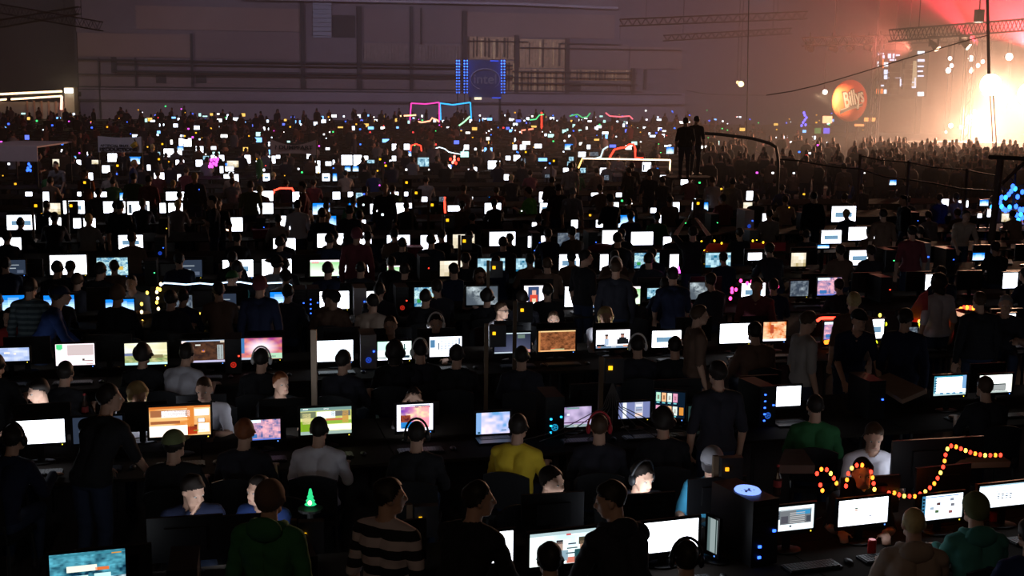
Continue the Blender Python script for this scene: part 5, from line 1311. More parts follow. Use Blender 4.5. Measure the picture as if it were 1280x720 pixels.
# ------------------------------------------------------------------ computers on the desks
_PC = {}
def snap(px, py, z, dv=0.0):
    """point on the desk row whose height under this pixel comes nearest to z"""
    return min((at_row(px, py, c + dv, math.tan(math.radians(t))) for c, t in ROWS), key=lambda p_: abs(p_.z - z))
def pc(loc, rz, label, shade='black', led=BLU, fan=None, top=None, sc=1.0, front_leds=0):
    cm = {'black': M_case, 'grey': mat('grey_tower', (0.30, 0.29, 0.30), 0.5), 'silver': mat('silver_tower', (0.35, 0.34, 0.36), 0.4, .4), 'white': mat('white_tower', (0.5, 0.48, 0.5), 0.5)}[shade]
    e = empty('computer_tower', loc, rz, label, 'computer', 'computer towers on the desks'); e.scale = (sc,) * 3
    k = ('body', shade)
    if k not in _PC: _PC[k] = MB().box((-.095, -.2, 0.01), (.095, .24, .43)).mesh('case', cm)
    link('case', _PC[k], e)
    k = ('front', shade)
    if k not in _PC:
        b = MB().box((-.098, -.222, .008), (.098, -.2, .435))
        for j in range(3): b.box((-.08, -.228, .36 - j * .05), (.08, -.222, .40 - j * .05))
        _PC[k] = b.mesh('front_panel', cm)
    link('front_panel', _PC[k], e)
    k = ('led', led)
    if k not in _PC: _PC[k] = MB().box((.055, -.232, .22), (.075, -.222, .235)).mesh('power_light', glow('pc_led_%g_%g_%g' % led, led, 4))
    link('power_light', _PC[k], e)
    if fan:
        b = MB().tube([(math.cos(t) * .03, -.228, .12 + math.sin(t) * .03) for t in [2 * math.pi * i / 16 for i in range(17)]], .006, 5)
        for i in range(5): b.tube([(0, -.226, .12), (math.cos(i * 1.257) * .03, -.226, .12 + math.sin(i * 1.257) * .03)], .004, 4)
        b.obj('fan', glow('fan_%g_%g_%g' % fan, fan, 0.5), e)
    for j in range(front_leds): MB().box((-.05, -.232, .06 + j * .07), (-.03, -.222, .075 + j * .07)).obj('indicator', glow('pc_led_%g_%g_%g' % led, led, 4), e)
    if top:
        b = MB().tube([(math.cos(t) * .07, -.02 + math.sin(t) * .08, .436) for t in [2 * math.pi * i / 20 for i in range(21)]], .012, 5)
        for i in range(6): b.tube([(math.cos(i * 1.047) * .03, -.02 + math.sin(i * 1.047) * .03, .434), (math.cos(i * 1.047 + .5) * .065, -.02 + math.sin(i * 1.047 + .5) * .07, .434)], .010, 5)
        b.obj('top_fan', glow('top_fan', (.2, .32, 1.0), 1.8), e)
    return e
def pc_px(px, py, label, zc=0.95, base=DESK_Z, rz=None, **k):
    p = snap(px, py, zc, 0.05)
    return pc((p.x, p.y, base), math.radians(11 if rz is None else rz), label, **k)
pc_px(459, 444, 'grey computer tower with blue fan between snowy and mint screens', shade='grey', fan=BLU)
pc_px(931, 640, 'big black computer tower with glowing blue-white top fan beside edge-on screen', top=True, sc=1.2, rz=25, front_leds=2)
pc_px(946, 508, 'black computer tower with blue lights beside white second-row screen', front_leds=5, rz=20, fan=(.04, .2, 1.0))
pc_px(1146, 316, 'silver computer tower with arched handle beside the deep blue screen', shade='silver', sc=1.3)
pc_px(931, 288, 'white computer tower with blue glowing fan', shade='white', fan=BLU, sc=1.2)
pc_px(229, 678, 'black computer tower with blue-lit grille below the navy jacket', fan=BLU, front_leds=3)
pc_px(292, 437, 'black computer tower with red glow beside the fireworks screen', led=RED, fan=RED)
pc_px(374, 402, 'black computer tower with square blue fan below the blue screens', fan=BLU, front_leds=1)
pc_px(391, 378, 'dark computer tower with a column of blue lights beside white fourth-row screen', front_leds=4)
pc_px(501, 389, 'dark computer tower with red-lit square fan', led=RED, fan=RED)
pc_px(449, 380, 'silver computer tower beside the white fourth-row screen', shade='silver')
pc_px(201, 310, 'dark computer tower with blue-glowing ball lamp', fan=BLU)
pc_px(687, 548, 'black computer tower with cyan glowing side by yellow t-shirt', fan=(0.02, .55, 1), led=(0.02, .55, 1), front_leds=3)
pc_px(668, 292, 'dark computer tower with blue lamp beside the sixth row middle', led=BLU, front_leds=1)
pc_px(738, 297, 'black computer tower with blue lights near the maroon cushions', fan=BLU)
n = 0
for ri in range(0, 7):
    Mx, a, c = row_frame(ri)
    L = sorted(byrow.get(ri, []), key=lambda m: m['p'].x)
    for m1, m2 in zip(L, L[1:]):
        u1 = (Mx.inverted() @ m1['p']).x; u2 = (Mx.inverted() @ m2['p']).x
        if u2 - u1 > 0.98 and random.random() < 0.7:
            n += 1
            led = random.choice((BLU, BLU, BLU, (.05, .9, .2), RED, GOLD))
            p = Mx @ Vector(((u1 + u2) / 2, 0.05, 0))
            pc((p.x, p.y, DESK_Z), a, 'black computer tower beside the screen %s from stage end in %s desk row' % (nth(m2['i']), rowname(ri)), led=led, fan=None)
# ------------------------------------------------------------------ small things
def can(px, py, z, label, col, h=.115, r=.033):
    p = at_z(px, py, z + h / 2)
    o = MB().tube([(0, 0, 0), (0, 0, .006), (0, 0, h - .012), (0, 0, h)], [r * .8, r, r, r * .8], 14).obj('drink_can', mat('can_' + label.split()[0], col, 0.35, .3), smooth=False)
    o.location = (p.x, p.y, z); return tag(o, label, 'can')
can(1090, 683, DESK_Z, 'red drink can on the front desk beside beige hoodie', (0.45, 0.02, 0.02))
can(1242, 645, DESK_Z, 'small red can on the front desk beside teal hoodie', (0.4, 0.03, 0.03))
def bottle(px, py, label, col=(0.25, 0.03, 0.03)):
    p = at_z(px, py, DESK_Z + .13)
    e = empty('bottle', (p.x, p.y, DESK_Z), 0, label, 'bottle')
    MB().tube([(0, 0, 0), (0, 0, .15), (0, 0, .2), (0, 0, .25)], [.035, .036, .016, .012], 12).obj('body', mat('dark_cola', (0.03, 0.015, 0.012), .15), e)
    MB().tube([(0, 0, .07), (0, 0, .13)], .0368, 12).obj('label_band', mat('bottle_label', col, .5), e)
    MB().tube([(0, 0, .25), (0, 0, .27)], .014, 10).obj('cap', mat('bottle_cap', (0.4, 0.03, 0.03), .4), e)
bottle(311, 487, 'cola bottle with red label on the second-row desk')
bottle(106, 508, 'clear dark bottle on the second-row desk beside white t-shirt', (0.2, 0.2, 0.22))
bottle(972, 600, 'small bottle beside cardboard boxes near the front row', (0.25, 0.1, 0.1))
def board(name, corners, z, label, m, cat, th=0.02, nsplit=None):
    P = [at_z(x, y, zz) for (x, y), zz in zip(corners, z)]
    n_ = (P[1] - P[0]).cross(P[3] - P[0]).normalized() * th
    b = MB(); b.quad(P); b.quad([p + n_ for p in P][::-1])
    for i in range(4): b.quad([P[i], P[i] + n_, P[(i + 1) % 4] + n_, P[(i + 1) % 4]])
    base = P[0].copy()
    b.v = [tuple(Vector(v) - base) for v in b.v]
    o = b.obj(name, m); o.location = base
    return tag(o, label, cat)
M_card = mat('cardboard', (0.30, 0.19, 0.13), .85, 0, .15, 5)
board('cardboard_box', [(1088, 480), (1128, 505), (1158, 492), (1112, 471)], [1.0, .96, 1.0, 1.05], 'flattened cardboard box lying open in second-row desks', M_card, 'box', .05)
board('cardboard_box', [(1193, 586), (1262, 584), (1246, 574), (1206, 577)], [.95, .95, .98, .98], 'cardboard box lit orange by the light string', M_card, 'box', .06)
board('cardboard_box', [(972, 592), (1018, 592), (1004, 571), (980, 571)], [.78, .78, .80, .80], 'cardboard box on the desk beside pale polo shirt', mat('dim_cardboard', (0.14, 0.085, 0.07), .85), 'box', .08)
board('blue_cloth', [(766, 467), (794, 476), (798, 455), (768, 448)], [.76, .76, .98, 1.02], 'plain dark blue cloth hung beside the wooden network post', mat('blue_cloth_sheet', (0.02, 0.08, 0.5), .8), 'cloth')
board('red_tarp', [(1130, 400), (1160, 402), (1160, 362), (1150, 368)], [1.0, 1.0, 1.7, 1.6], 'red tarpaulin lit by red string lights', mat('red_tarp', (0.4, 0.02, 0.02), .8), 'tarpaulin')
def cushion(px, py, z, label, s_, m):
    p = at_z(px, py, z)
    o = MB().ell((0, 0, 0), s_, 18, 10).obj('cushion', m, smooth=True); o.location = p; tag(o, label, 'cushion')
M_mar = mat('maroon_checked_cloth', (0.16, 0.02, 0.035), .9, 0, .6, 25)
M_paper = mat('white_paper', (.8, .74, .68), .8)
for i, (x, y, w_) in enumerate(((1231, 304, 8), (1251, 306, 13), (1272, 308, 14), (1258, 327, 14), (1236, 338, 8), (1275, 278, 8))):
    board('paper_sheet', [(x - w_ * .6, y + 2.5), (x + w_ * .6, y + 2.5), (x + w_ * .45, y - 2.5), (x - w_ * .6, y - 2.5)], [.755] * 4, 'white paper lying on the stage-side desks, %s sheet counted by the bracket pole' % nth(i + 1), M_paper, 'paper', .006)
def soft_box(name, px, py, w_, h_, d_, label, m, cat, dv=-.2):
    p = snap(px, py, DESK_Z + h_ / 2, dv)
    b = MB().ell((0, 0, h_ / 2), (w_ / 2, d_ / 2, h_ / 2 * 1.05), 16, 8) if cat == 'bag' else MB().box((-w_ / 2, -d_ / 2, 0), (w_ / 2, d_ / 2, h_ * .8)).box((-w_ / 2 - .02, -d_ / 2 - .02, h_ * .8), (w_ / 2 + .02, d_ / 2 + .02, h_))
    o = b.obj(name, m, smooth=cat == 'bag'); o.location = (p.x, p.y, DESK_Z); o.rotation_euler.z = .2; tag(o, label, cat)
soft_box('maroon_bag', 405, 479, .42, .26, .3, 'maroon woven bag on the desk below the wooden pole', M_mar, 'bag', .6)
soft_box('maroon_pad', 752, 304, .6, .2, .3, 'dark red padded bag beside the sixth-row screens', M_mar, 'bag')
soft_box('bottle_crate', 333, 285, .6, .2, .4, 'dark red bottle crate beside white t-shirt', M_mar, 'crate')
soft_box('bottle_crate', 508, 314, .6, .2, .4, 'dark red bottle crate before the sixth-row screens', M_mar, 'crate')
# glowing miniature tree on a stand
p = at_z(388, 620, 1.05)
e = empty('toy_tree', (p.x, p.y, 0), 0, 'small green glowing toy tree on a dark stand before the white t-shirt', 'toy tree')
MB().tube([(0, 0, 0), (0, 0, .93)], .03, 8).tube([(0, 0, .93), (0, 0, .95)], .1, 12).obj('stand', M_wire, e)
b = MB()
for k in range(4): b.tube([(0, 0, .98 + k * .03), (0, 0, 1.02 + k * .03)], [.048 - k * .010, .008], 8)
b.obj('branches', glow('tree_green', (.03, .7, .25), 1.2), e); MB().ell((0, -.035, 1.005), (.016, .016, .02), 8, 6).obj('bulb', glow('tree_bulb', (1, .8, .5), 3), e)
# blue-lit tree at the stage end
p0 = at_y(1268, 262, 33)
bulbs('lit_tree', [[(1266, 233), (1269, 236), (1264, 239), (1261, 243), (1257, 247), (1252, 247), (1250, 253), (1252, 258), (1254, 261), (1257, 263), (1262, 259), (1270, 258), (1275, 262), (1276, 268), (1278, 272), (1271, 269), (1273, 275), (1279, 262), (1262, 262), (1240, 259), (1278, 240), (1272, 246)]], 'bare tree hung with blue lights behind the bracket pole', [BLU, (.03, .3, 1), BLU], 0.055, None, 4, D=33)
tr = [o for o in bpy.data.objects if o.name.startswith('lit_tree')][0]
b = MB(); B0 = tr.location
b.tube([Vector((p0.x, 33.1, 0)) - B0, Vector((p0.x, 33.1, 2.3)) - B0], [.05, .02], 6)
for k in range(9):
    a_ = k * 2.4; z_ = .9 + k * .15
    b.tube([Vector((p0.x, 33.1, z_)) - B0, Vector((p0.x + math.cos(a_) * .45, 33.1 + math.sin(a_) * .45, z_ + .25)) - B0], [.015, .006], 5)
b.obj('branches', mat('dark_bark', (.04, .03, .03), .9), tr)
# ------------------------------------------------------------------ banners, canopy, kiosk, signs
def banner(px, D, label, m, lines, lm, sag=0.0):
    x0, y0, x1, y1 = px
    a, b_ = at_y(x0, y0, D), at_y(x1, y1, D)
    W, H = b_.x - a.x, a.z - b_.z
    e = empty('banner', ((a.x + b_.x) / 2, D, 0), 0, label, 'banner')
    zc = (a.z + b_.z) / 2
    bm = MB(); n = 16
    for i in range(n):
        u0, u1 = i / n, (i + 1) / n
        f = lambda u: -sag * math.sin(math.pi * u)
        g = lambda u: 0.05 * math.sin(u * 9)
        lo = lambda u: zc - H / 2 + sag * .3 * math.sin(math.pi * u)
        bm.quad([((u0 - .5) * W, g(u0), lo(u0)), ((u1 - .5) * W, g(u1), lo(u1)), ((u1 - .5) * W, g(u1), zc + H / 2 + f(u1)), ((u0 - .5) * W, g(u0), zc + H / 2 + f(u0))])
    bm.obj('cloth', m, e)
    for s in (-1, 1): MB().tube([(s * W / 2, .06, 0), (s * W / 2, .06, zc + H / 2)], .03, 8).obj('pole', M_wire, e)
    for txt, sz, dx, dz, bold in lines:
        o = link('lettering', text_mesh(txt, sz * H, lm, bold=bold), e); o.location = (dx * W, -.09, zc + dz * H); o.rotation_euler = (math.pi / 2, 0, 0)
        w0 = o.dimensions.x
    return e, W, H, zc
M_ban = mat('pale_banner', (0.72, 0.68, 0.76), .85, 0, .08)
M_ltr = mat('dark_lettering', (0.03, 0.03, 0.04), .8)
e, W, H, zc = banner((122, 170, 177, 191), 44, 'pale banner reading Artificial Fruit Productions with a yellow fruit', M_ban, (('ARTIFICIAL FRUIT', .19, -.1, -.08, .004), ('PRODUCTIONS', .26, -.02, -.31, .008)), M_ltr, 0.04)
for o in e.children:
    if o.name.startswith('lettering'):
        k_ = (.66 if 'ART' in o.data.name else .86) * W / max(o.dimensions.x, .01)
for o in [c for c in e.children if c.name.startswith('lettering')]:
    w0 = max(v.co.x for v in o.data.vertices) - min(v.co.x for v in o.data.vertices)
    o.scale.x = (.66 if o.location.z > zc - .2 * H else .86) * W / w0
fb_ = MB()
fb_.tube([(W * .27, -.1, zc - H * .03), (W * .32, -.1, zc - H * .08), (W * .38, -.1, zc + H * .02), (W * .39, -.1, zc + H * .2)], [.03, .09, .1, .03], 8)
fb_.obj('fruit_emblem', mat('yellow_print', (.5, .36, .05), .8), e)
MB().tube([(W * .39, -.1, zc + H * .2), (W * .36, -.1, zc + H * .34)], .02, 6).obj('fruit_stem', M_ltr, e)
e, W, H, zc = banner((338, 174, 395, 194), 46, 'sagging brownish banner with hand-painted word Dumpfart', mat('brownish_banner', (0.52, 0.36, 0.32), .85, 0, .08), (('? DUMPFART', .34, .02, -.02, .006),), mat('faded_lettering', (.06, .05, .05), .8), 0.2)
for o in [c for c in e.children if c.name.startswith('lettering')]:
    w0 = max(v.co.x for v in o.data.vertices) - min(v.co.x for v in o.data.vertices); o.scale.x = .84 * W / w0
# white canopy at the kiosk side
D = 40
a, b_ = at_y(-30, 182, D), at_y(47, 202, D)
e = empty('canopy', ((a.x + b_.x) / 2, D, 0), 0, 'pale cloth canopy on thin posts beside kiosk-side rows', 'canopy')
w2 = (b_.x - a.x) / 2
MB().box((-w2, 0, b_.z), (w2, .04, a.z)).obj('valance', mat('canopy_cloth', (.62, .5, .54), .85, 0, .1), e)
MB().box((-w2, 0.04, a.z - .05), (w2, 3.2, a.z)).obj('roof_cloth', mat('canopy_cloth', (.62, .5, .54), .85), e)
for sx in (-1, 1):
    for yy in (.05, 3.1): MB().tube([(sx * (w2 - .03), yy, 0), (sx * (w2 - .03), yy, a.z - .05)], .025, 8).obj('post', M_wire, e)
bulbs('fairy_lights', [[(36, 205), (38, 208), (35, 210), (34, 213), (38, 213), (36, 212)]], 'blue fairy lights inside the pale canopy', [BLU], .04, None, 3, D=41)
# kiosk with glowing rope edges
D = 104
a, b_ = at_y(-25, 110, D), at_y(94, 152, D)
x79 = at_y(79, 120, D).x
e = empty('kiosk', (x79, D, 0), 0, 'low kiosk with two glowing rope lines along its roof edge', 'kiosk')
M_hut = mat('kiosk_wood', (.20, .16, .16), .85, 0, .2, 2)
MB().box((a.x - x79, .2, 0), (0, 4, at_y(0, 127, D).z)).obj('wall', M_hut, e)
MB().box((a.x - x79, -.3, at_y(40, 121, D).z), (.05, 4.2, at_y(40, 115, D).z)).obj('roof', M_wire, e)
MB().box((.1, 0, 0), (b_.x - x79, .9, at_y(88, 109, D).z)).obj('lamp_pillar', mat('kiosk_pillar', (.16, .14, .12), .85), e)
for k in range(6):
    x_ = at_y(33 + k * 9, 130, D).x - x79
    MB().box((x_ - .06, .1, 0), (x_ + .06, .2, at_y(40, 126, D).z)).obj('plank', mat('reddish_plank', (.2, .1, .08), .8), e)
ym = lambda x, y, dy=-.34: Vector((at_y(x, y, D).x - x79, dy, at_y(x, y, D).z))
gm = glow('kiosk_rope', (1, .66, .36), 4.0)
MB().tube([ym(-25, 119), ym(79, 114)], .09, 6).obj('rope_light', gm, e)
MB().tube([ym(-25, 127), ym(10, 124)], .08, 6).obj('rope_light', gm, e)
MB().tube([ym(16, 124), ym(79, 120)], .08, 6).obj('rope_light', gm, e)
MB().tube([ym(79, 120), ym(78.5, 137)], .1, 6).obj('rope_light', glow('kiosk_rope_red', (1, .4, .3), 3.5), e)
fl = MB().box((at_y(82, 113, D).x - x79, -.3, at_y(82, 116, D).z), (at_y(91, 113, D).x - x79, 0, at_y(82, 110.5, D).z)).obj('flood_lamp', glow('kiosk_lamp', (1, .97, .8), 8), e)
lamp('kiosk_lamp_light', 'POINT', at_y(87, 108, D - 2.5), 420, (1, .75, .45), .2)
# chip maker's board on the back wall with blue LED strings
D = 110
a, b_ = at_y(586, 75, D), at_y(627, 122, D)
cx_, cz_ = (a.x + b_.x) / 2, (a.z + b_.z) / 2
W, H = b_.x - a.x, a.z - b_.z
e = empty('sign_board', (cx_, D, 0), 0, 'dark blue sign board with oval logo framed by blue lights', 'sign')
MB().box((-W / 2, 0, cz_ - H / 2), (W / 2, .15, cz_ + H / 2)).obj('panel', mat('deep_blue_panel', (.035, .075, .26), .7, 0, .1), e)
M_lg = mat('greyish_logo', (.22, .25, .38), .7)
o = link('lettering', text_mesh('intel', 1.15, M_lg, bold=.012), e); o.location = (0, -.03, cz_ - .05); o.rotation_euler = (math.pi / 2, 0, 0)
MB().tube([(math.cos(t) * W * .44, -.03, cz_ - .05 + math.sin(t) * H * .28) for t in [math.radians(-50 + 300 * k / 30) + (.9 if False else 0) for k in range(31)]], [.03 + .05 * abs(math.sin(k / 30 * math.pi)) for k in range(31)], 6).obj('oval_swoosh', M_lg, e)
for s in (-1, 1): MB().box((s * W * .45 - .1, .16, 0), (s * W * .45 + .1, .36, cz_ + H / 2)).obj('leg', M_wdark, e)
for x, n_, r_ in ((571, 12, .065), (574, 12, .065), (580.5, 12, .065), (584, 12, .065), (627, 12, .065), (630.5, 12, .065)):
    for k in range(n_):
        q_ = at_y(x, 76 + k * 3.6, D - .2)
        kk = 'bb%d' % (k // 3)
        if kk not in _PC: _PC[kk] = MB().ell((0, 0, 0), (r_, r_, r_), 8, 6).mesh('bulb', glow('sign_blue_%d' % (k // 3), (.03, .16, 1), 5.5 / (1 + .5 * (k // 3))), True)
        bo = link('bulb', _PC[kk], e); bo.location = (q_.x - cx_, -.2, q_.z)
for x in (572, 581): MB().box((at_y(x, 80, D).x - cx_ - .04, -.05, 0), (at_y(x, 80, D).x - cx_ + .04, .05, at_y(x, 74, D).z)).obj('leg', M_wdark, e)
MB().box((at_y(593, 122, D).x - cx_, -.2, at_y(593, 124.5, D).z), (at_y(602, 122, D).x - cx_, 0, at_y(593, 121.5, D).z)).obj('lamp', glow('sign_lamp', (1, .85, .6), 1.6), e)
MB().box((at_y(613, 76, D).x - cx_, -.06, at_y(613, 76.5, D).z), (at_y(623, 76, D).x - cx_, 0, at_y(613, 75.5, D).z)).obj('light_bar', glow('sign_bar', (.03, .1, 1), 1.6), e)
MB().box((at_y(615, 122, D).x - cx_, -.06, at_y(615, 122.7, D).z), (at_y(626, 122, D).x - cx_, 0, at_y(615, 121.8, D).z)).obj('light_bar', glow('sign_bar', (.03, .1, 1), 1.6), e)
# ------------------------------------------------------------------ stage
SD = STAGE_D
xl = at_y(1085, 150, SD).x
e = empty('stage', (xl, SD, 0), 0, 'concert stage glowing in smoke at the hall end', 'stage')
M_stage = mat('stage_black', (.03, .03, .03), .7)
MB().box((0, 0, 0), (24, 12, 1.3)).obj('platform', M_stage, e)
MB().box((3.5, 11.6, 1.3), (24, 12, 9.2)).obj('backdrop', mat('stage_backdrop', (.25, .2, .18), .9), e)
for x_ in (.4, 5.2):
    b = MB()
    for dx in (-.18, .18):
        for dy in (-.18, .18): b.tube([(x_ + dx, .4 + dy, 1.3), (x_ + dx, .4 + dy, 6.6)], .04, 6)
    for k in range(9): b.tube([(x_ - .18, .22, 1.4 + k * .58), (x_ + .18, .22, 1.98 + k * .58)], .025, 5)
    o = b.obj('truss_tower', M_wdark, e)
def fixture(px, py, D, r, color, strength, label, hang=None):
    p = at_y(px, py, D)
    e = empty('stage_light', p, 0, label, 'stage light', 'stage lights')
    MB().tube([(0, -.05, 0), (0, .0, 0), (0, .3, 0.0), (0, .38, 0)], [r * 1.12, r * 1.12, r * .8, r * .4], 14).obj('housing', M_black, e)
    MB().ell((0, -.06, 0), (r, .03, r), 16, 8).obj('lens', glow('lens_%g_%g_%g_%g' % (color + (strength,)), color, strength), e, True)
    MB().tube([(0, .2, 0), (0, .2, (hang - p.z) if hang else 1.0)], .025, 6).obj('hanger', M_wdark, e)
W1 = (1, .82, .6)
fixture(1238, 106, SD, .55, W1, 25, 'largest white-hot stage blinder under the red truss', 6.4)
fixture(1286, 118, SD, .6, W1, 25, 'white-hot stage blinder cut off by the picture edge', 6.4)
fixture(1215, 150, SD + 2, .3, W1, 14, 'low warm stage lamp inside the smoke', 6.4)
for i, (x, y, r) in enumerate(((1213, 73, .15), (1261, 71, .19), (1185, 88, .14), (1214, 88, .14), (1187, 73, .1), (1217, 140, .12), (1188, 157, .12), (1201, 159, .1), (1261, 133, .07), (1182, 165, .06), (1189, 82, .1), (1222, 82, .1), (1228, 77, .1))):
    fixture(x, y, SD + 3, r, (1, .8, .75), 9, 'small pinkish stage lamp, %s of the small lamps on stage' % nth(i + 1), 6.6)
fixture(1031, 115, 80, .15, (1, .85, .7), 9, 'single white lamp beside the round orange sign', 6.0)
fixture(926, 105, 98, .22, (1, .72, .3), 6, 'lone warm yellow lamp hanging before the dark wall end', 12.7)
fixture(922, 103, 98.5, .13, (1, .6, .3), 3, 'dim lamp just behind the lone warm yellow lamp', 12.7)
# trusses
def truss(pa, pb, h, d, label, nb, hang):
    a, b_ = pa, pb
    e = empty('lighting_truss', a, 0, label, 'truss')
    dr = (b_ - a); L = dr.length
    off = [Vector((0, 0, 0)), Vector((0, d, 0)), Vector((0, 0, -h)), Vector((0, d, -h))]
    for o_ in off: MB().tube([o_, o_ + dr], .045, 6).obj('chord', M_wdark, e)
    for k in range(nb):
        t0, t1, t2 = k / nb, (k + .5) / nb, (k + 1) / nb
        for y_ in (0, d):
            MB().tube([Vector((0, y_, 0)) + dr * t0, Vector((0, y_, -h)) + dr * t1], .022, 5).obj('web_bar', M_wdark, e)
            MB().tube([Vector((0, y_, -h)) + dr * t1, Vector((0, y_, 0)) + dr * t2], .022, 5).obj('web_bar', M_wdark, e)
    for t in (.15, .85):
        q_ = dr * t
        MB().tube([q_, Vector((q_.x, q_.y, hang - a.z))], .02, 5).obj('hanging_chain', M_wdark, e)
    return e
truss(at_y(1115, 37, 60), at_y(1340, 19, 60), .52, .5, 'long dark lighting truss crossing the red beams', 22, 12.7)
truss(at_y(1005, 47, 72), at_y(1260, 40, 72), .45, .5, 'rear lighting truss above the video screen', 20, 12.7)
truss(at_y(-30, 0, 88), at_y(125, 27, 88), .6, .6, 'dark roof truss at the kiosk-side ceiling', 14, 12.7)
truss(at_y(-20, 28, 92), at_y(98, 8, 92), .5, .5, 'second dark roof truss crossing the kiosk-side ceiling', 12, 12.7)
truss(at_y(775, 24, 98), at_y(1010, 14, 90), .5, .5, 'faint roof truss before the dark wall end', 20, 12.7)
truss(at_y(830, 44, 95), at_y(990, 35, 95), .4, .4, 'faint lower roof truss before the dark wall end', 16, 12.7)
def mover(px, py, D, rot, label):
    p = at_y(px, py, D)
    e = empty('moving_light', p, 0, label, 'stage light', 'dark moving lights')
    MB().box((-.22, -.15, .22), (.22, .15, .36)).obj('base', M_black, e)
    for s in (-1, 1): MB().box((s * .2 - .03, -.06, -.12), (s * .2 + .03, .06, .22)).obj('yoke_arm', M_black, e)
    h = MB().tube([(0, -.3, -.1), (0, -.1, -.05), (0, .22, .02)], [.17, .16, .1], 12).obj('head', M_black, e); h.rotation_euler = rot
    MB().tube([(0, 0, .36), (0, 0, .85)], .03, 6).obj('clamp', M_black, e)
for i, (x, y, r_) in enumerate(((1085, 59, (0, 0, .8)), (1100, 58, (0, 0, -.5)), (1134, 57, (.3, 0, .7)), (1167, 55, (.5, 0, .8)), (1205, 53, (.4, 0, .9)), (1012, 60, (0, 0, 0)), (1040, 60, (0, 0, .6)), (1063, 60, (0, 0, -.4)))):
    mover(x, y, 60.25 if x > 1160 else 72.25, r_, 'dark moving light under the trusses, %s counted towards the stage end' % nth([1, 2, 3, 4, 5, 6, 7, 8][[1012, 1040, 1063, 1085, 1100, 1134, 1167, 1205].index(x)]))
p = at_y(1224, 19, 58)
e = empty('hanging_speaker', p, 0, 'black loudspeaker hanging above the red-lit truss', 'loudspeaker')
MB().box((-.16, -.2, -.3), (.16, .2, .25)).obj('cabinet', M_black, e); MB().box((-.14, -.215, -.28), (.14, -.2, .23)).obj('grille', M_wire, e)
MB().tube([(0, 0, .25), (0, 0, 12.7 - p.z)], .03, 6).obj('hanger', M_wire, e)
# LED video wall
D = 76
a, b_ = at_y(1096, 62, D), at_y(1158, 121, D)
e = empty('video_screen', ((a.x + b_.x) / 2, D, 0), 0, 'dark LED video screen with scattered white-blue blocks', 'video screen')
W, H = b_.x - a.x, a.z - b_.z; zc = (a.z + b_.z) / 2
MB().box((-W / 2, 0, zc - H / 2), (W / 2, .3, zc + H / 2)).obj('casing', M_stage, e)
b = MB()
for x0, y0, x1, y1, c in ((1097, 66, 1099, 69, 1), (1100, 66, 1105, 68, 1), (1102, 69, 1106, 73, 1), (1110, 67, 1114, 73, 1), (1116, 67, 1119, 73, 1), (1120, 68, 1125, 70, 1), (1112, 74, 1120, 76, 1), (1097, 77, 1100, 83, 2), (1105, 78, 1112, 83, 2), (1103, 74, 1105, 85, 3), (1105, 87, 1112, 93, 1), (1105, 94, 1112, 99, 1), (1097, 102, 1099, 105, 1), (1100, 106, 1105, 108, 1), (1095.5, 111, 1104, 117, 3), (1105, 112, 1113, 117, 2), (1119, 97, 1126, 98, 1), (1121, 101, 1123, 103, 1), (1125, 99, 1128, 108, 1), (1143, 97, 1145, 110, 1), (1138, 102, 1143, 103.5, 1), (1138, 108, 1143, 110, 1), (1147, 64, 1156, 67.5, 2), (1147, 74, 1156, 77, 1), (1147, 82, 1155, 84, 1), (1147, 88, 1154, 90, 1), (1147, 94, 1155, 96, 1), (1147, 115, 1155, 120, 2), (1138, 76, 1146, 108, 4)):
    P = [at_y(x0, y1, D - .05), at_y(x1, y1, D - .05), at_y(x1, y0, D - .05), at_y(x0, y0, D - .05)]
    b.quad([(v.x - (a.x + b_.x) / 2, -.03, v.z) for v in P], {1: (1.1, 1.25, 1.7), 2: (2, 2.1, 2.5), 3: (1.4, .3, .06), 4: (.5, .38, .22)}[c])
o = b.obj('lit_blocks', M_scrN, e); o['kind'] = 'stuff'
for s in (-1, 1): MB().box((s * W * .4 - .15, .3, 1.3), (s * W * .4 + .15, .6, zc)).obj('leg', M_wdark, e)
for x, y0, y1, w_, D_ in ((1117, 77, 118, 5, 70), (1134, 74, 112, 4, 70)):
    a, b_ = at_y(x - w_, y0, D_), at_y(x + w_, y1, D_)
    e = empty('speaker_array', ((a.x + b_.x) / 2, D_, a.z), 0, 'hanging column of dark loudspeakers before the video screen, %s one' % ('thicker' if w_ > 4 else 'thinner'), 'loudspeaker')
    hh = (a.z - b_.z) / 6
    for k in range(6): MB().box((-(b_.x - a.x) / 2, -.2, -(k + 1) * hh + .02), ((b_.x - a.x) / 2, .25, -k * hh)).obj('cabinet', M_stage, e)
    MB().tube([(0, 0, 0), (0, 0, 12.7 - a.z)], .02, 5).obj('hanging_chain', M_wdark, e)
# round orange sign with white script
D = 68
p = at_y(1062, 126, D)
e = empty('round_sign', (p.x, D, 0), 0, 'round orange lit sign with white script lettering and swash', 'sign')
R_ = 1.0
M_or = mat('orange_balloon', (.75, .14, .05), .6, 0, .1)
MB().ell((0, 0, p.z), (R_ * .92, R_ * .5, R_ * 1.1), 24, 16).obj('body', M_or, e, True)
MB().tube([(0, .2, 0), (0, .2, p.z - .8)], .06, 8).obj('pole', M_wdark, e)
M_ow = mat('sign_outline', (.75, .7, .66), .6); M_ob = mat('sign_dark_letter', (.12, .06, .05), .7)  # dark outline printed round the white letters
for txt, sz, mm, dy, bold, dx, dz in (('Billys', .80, M_ob, -.56, .055, .02, .14), ('Billys', .80, M_ow, -.62, .016, .02, .14)):
    o = link('lettering', text_mesh(txt, sz, mm, shear=.2, bold=bold), e); o.location = (dx, dy, p.z + dz); o.rotation_euler = (math.pi / 2, math.radians(-17), 0); o.scale = (.66, 1.35, 1)
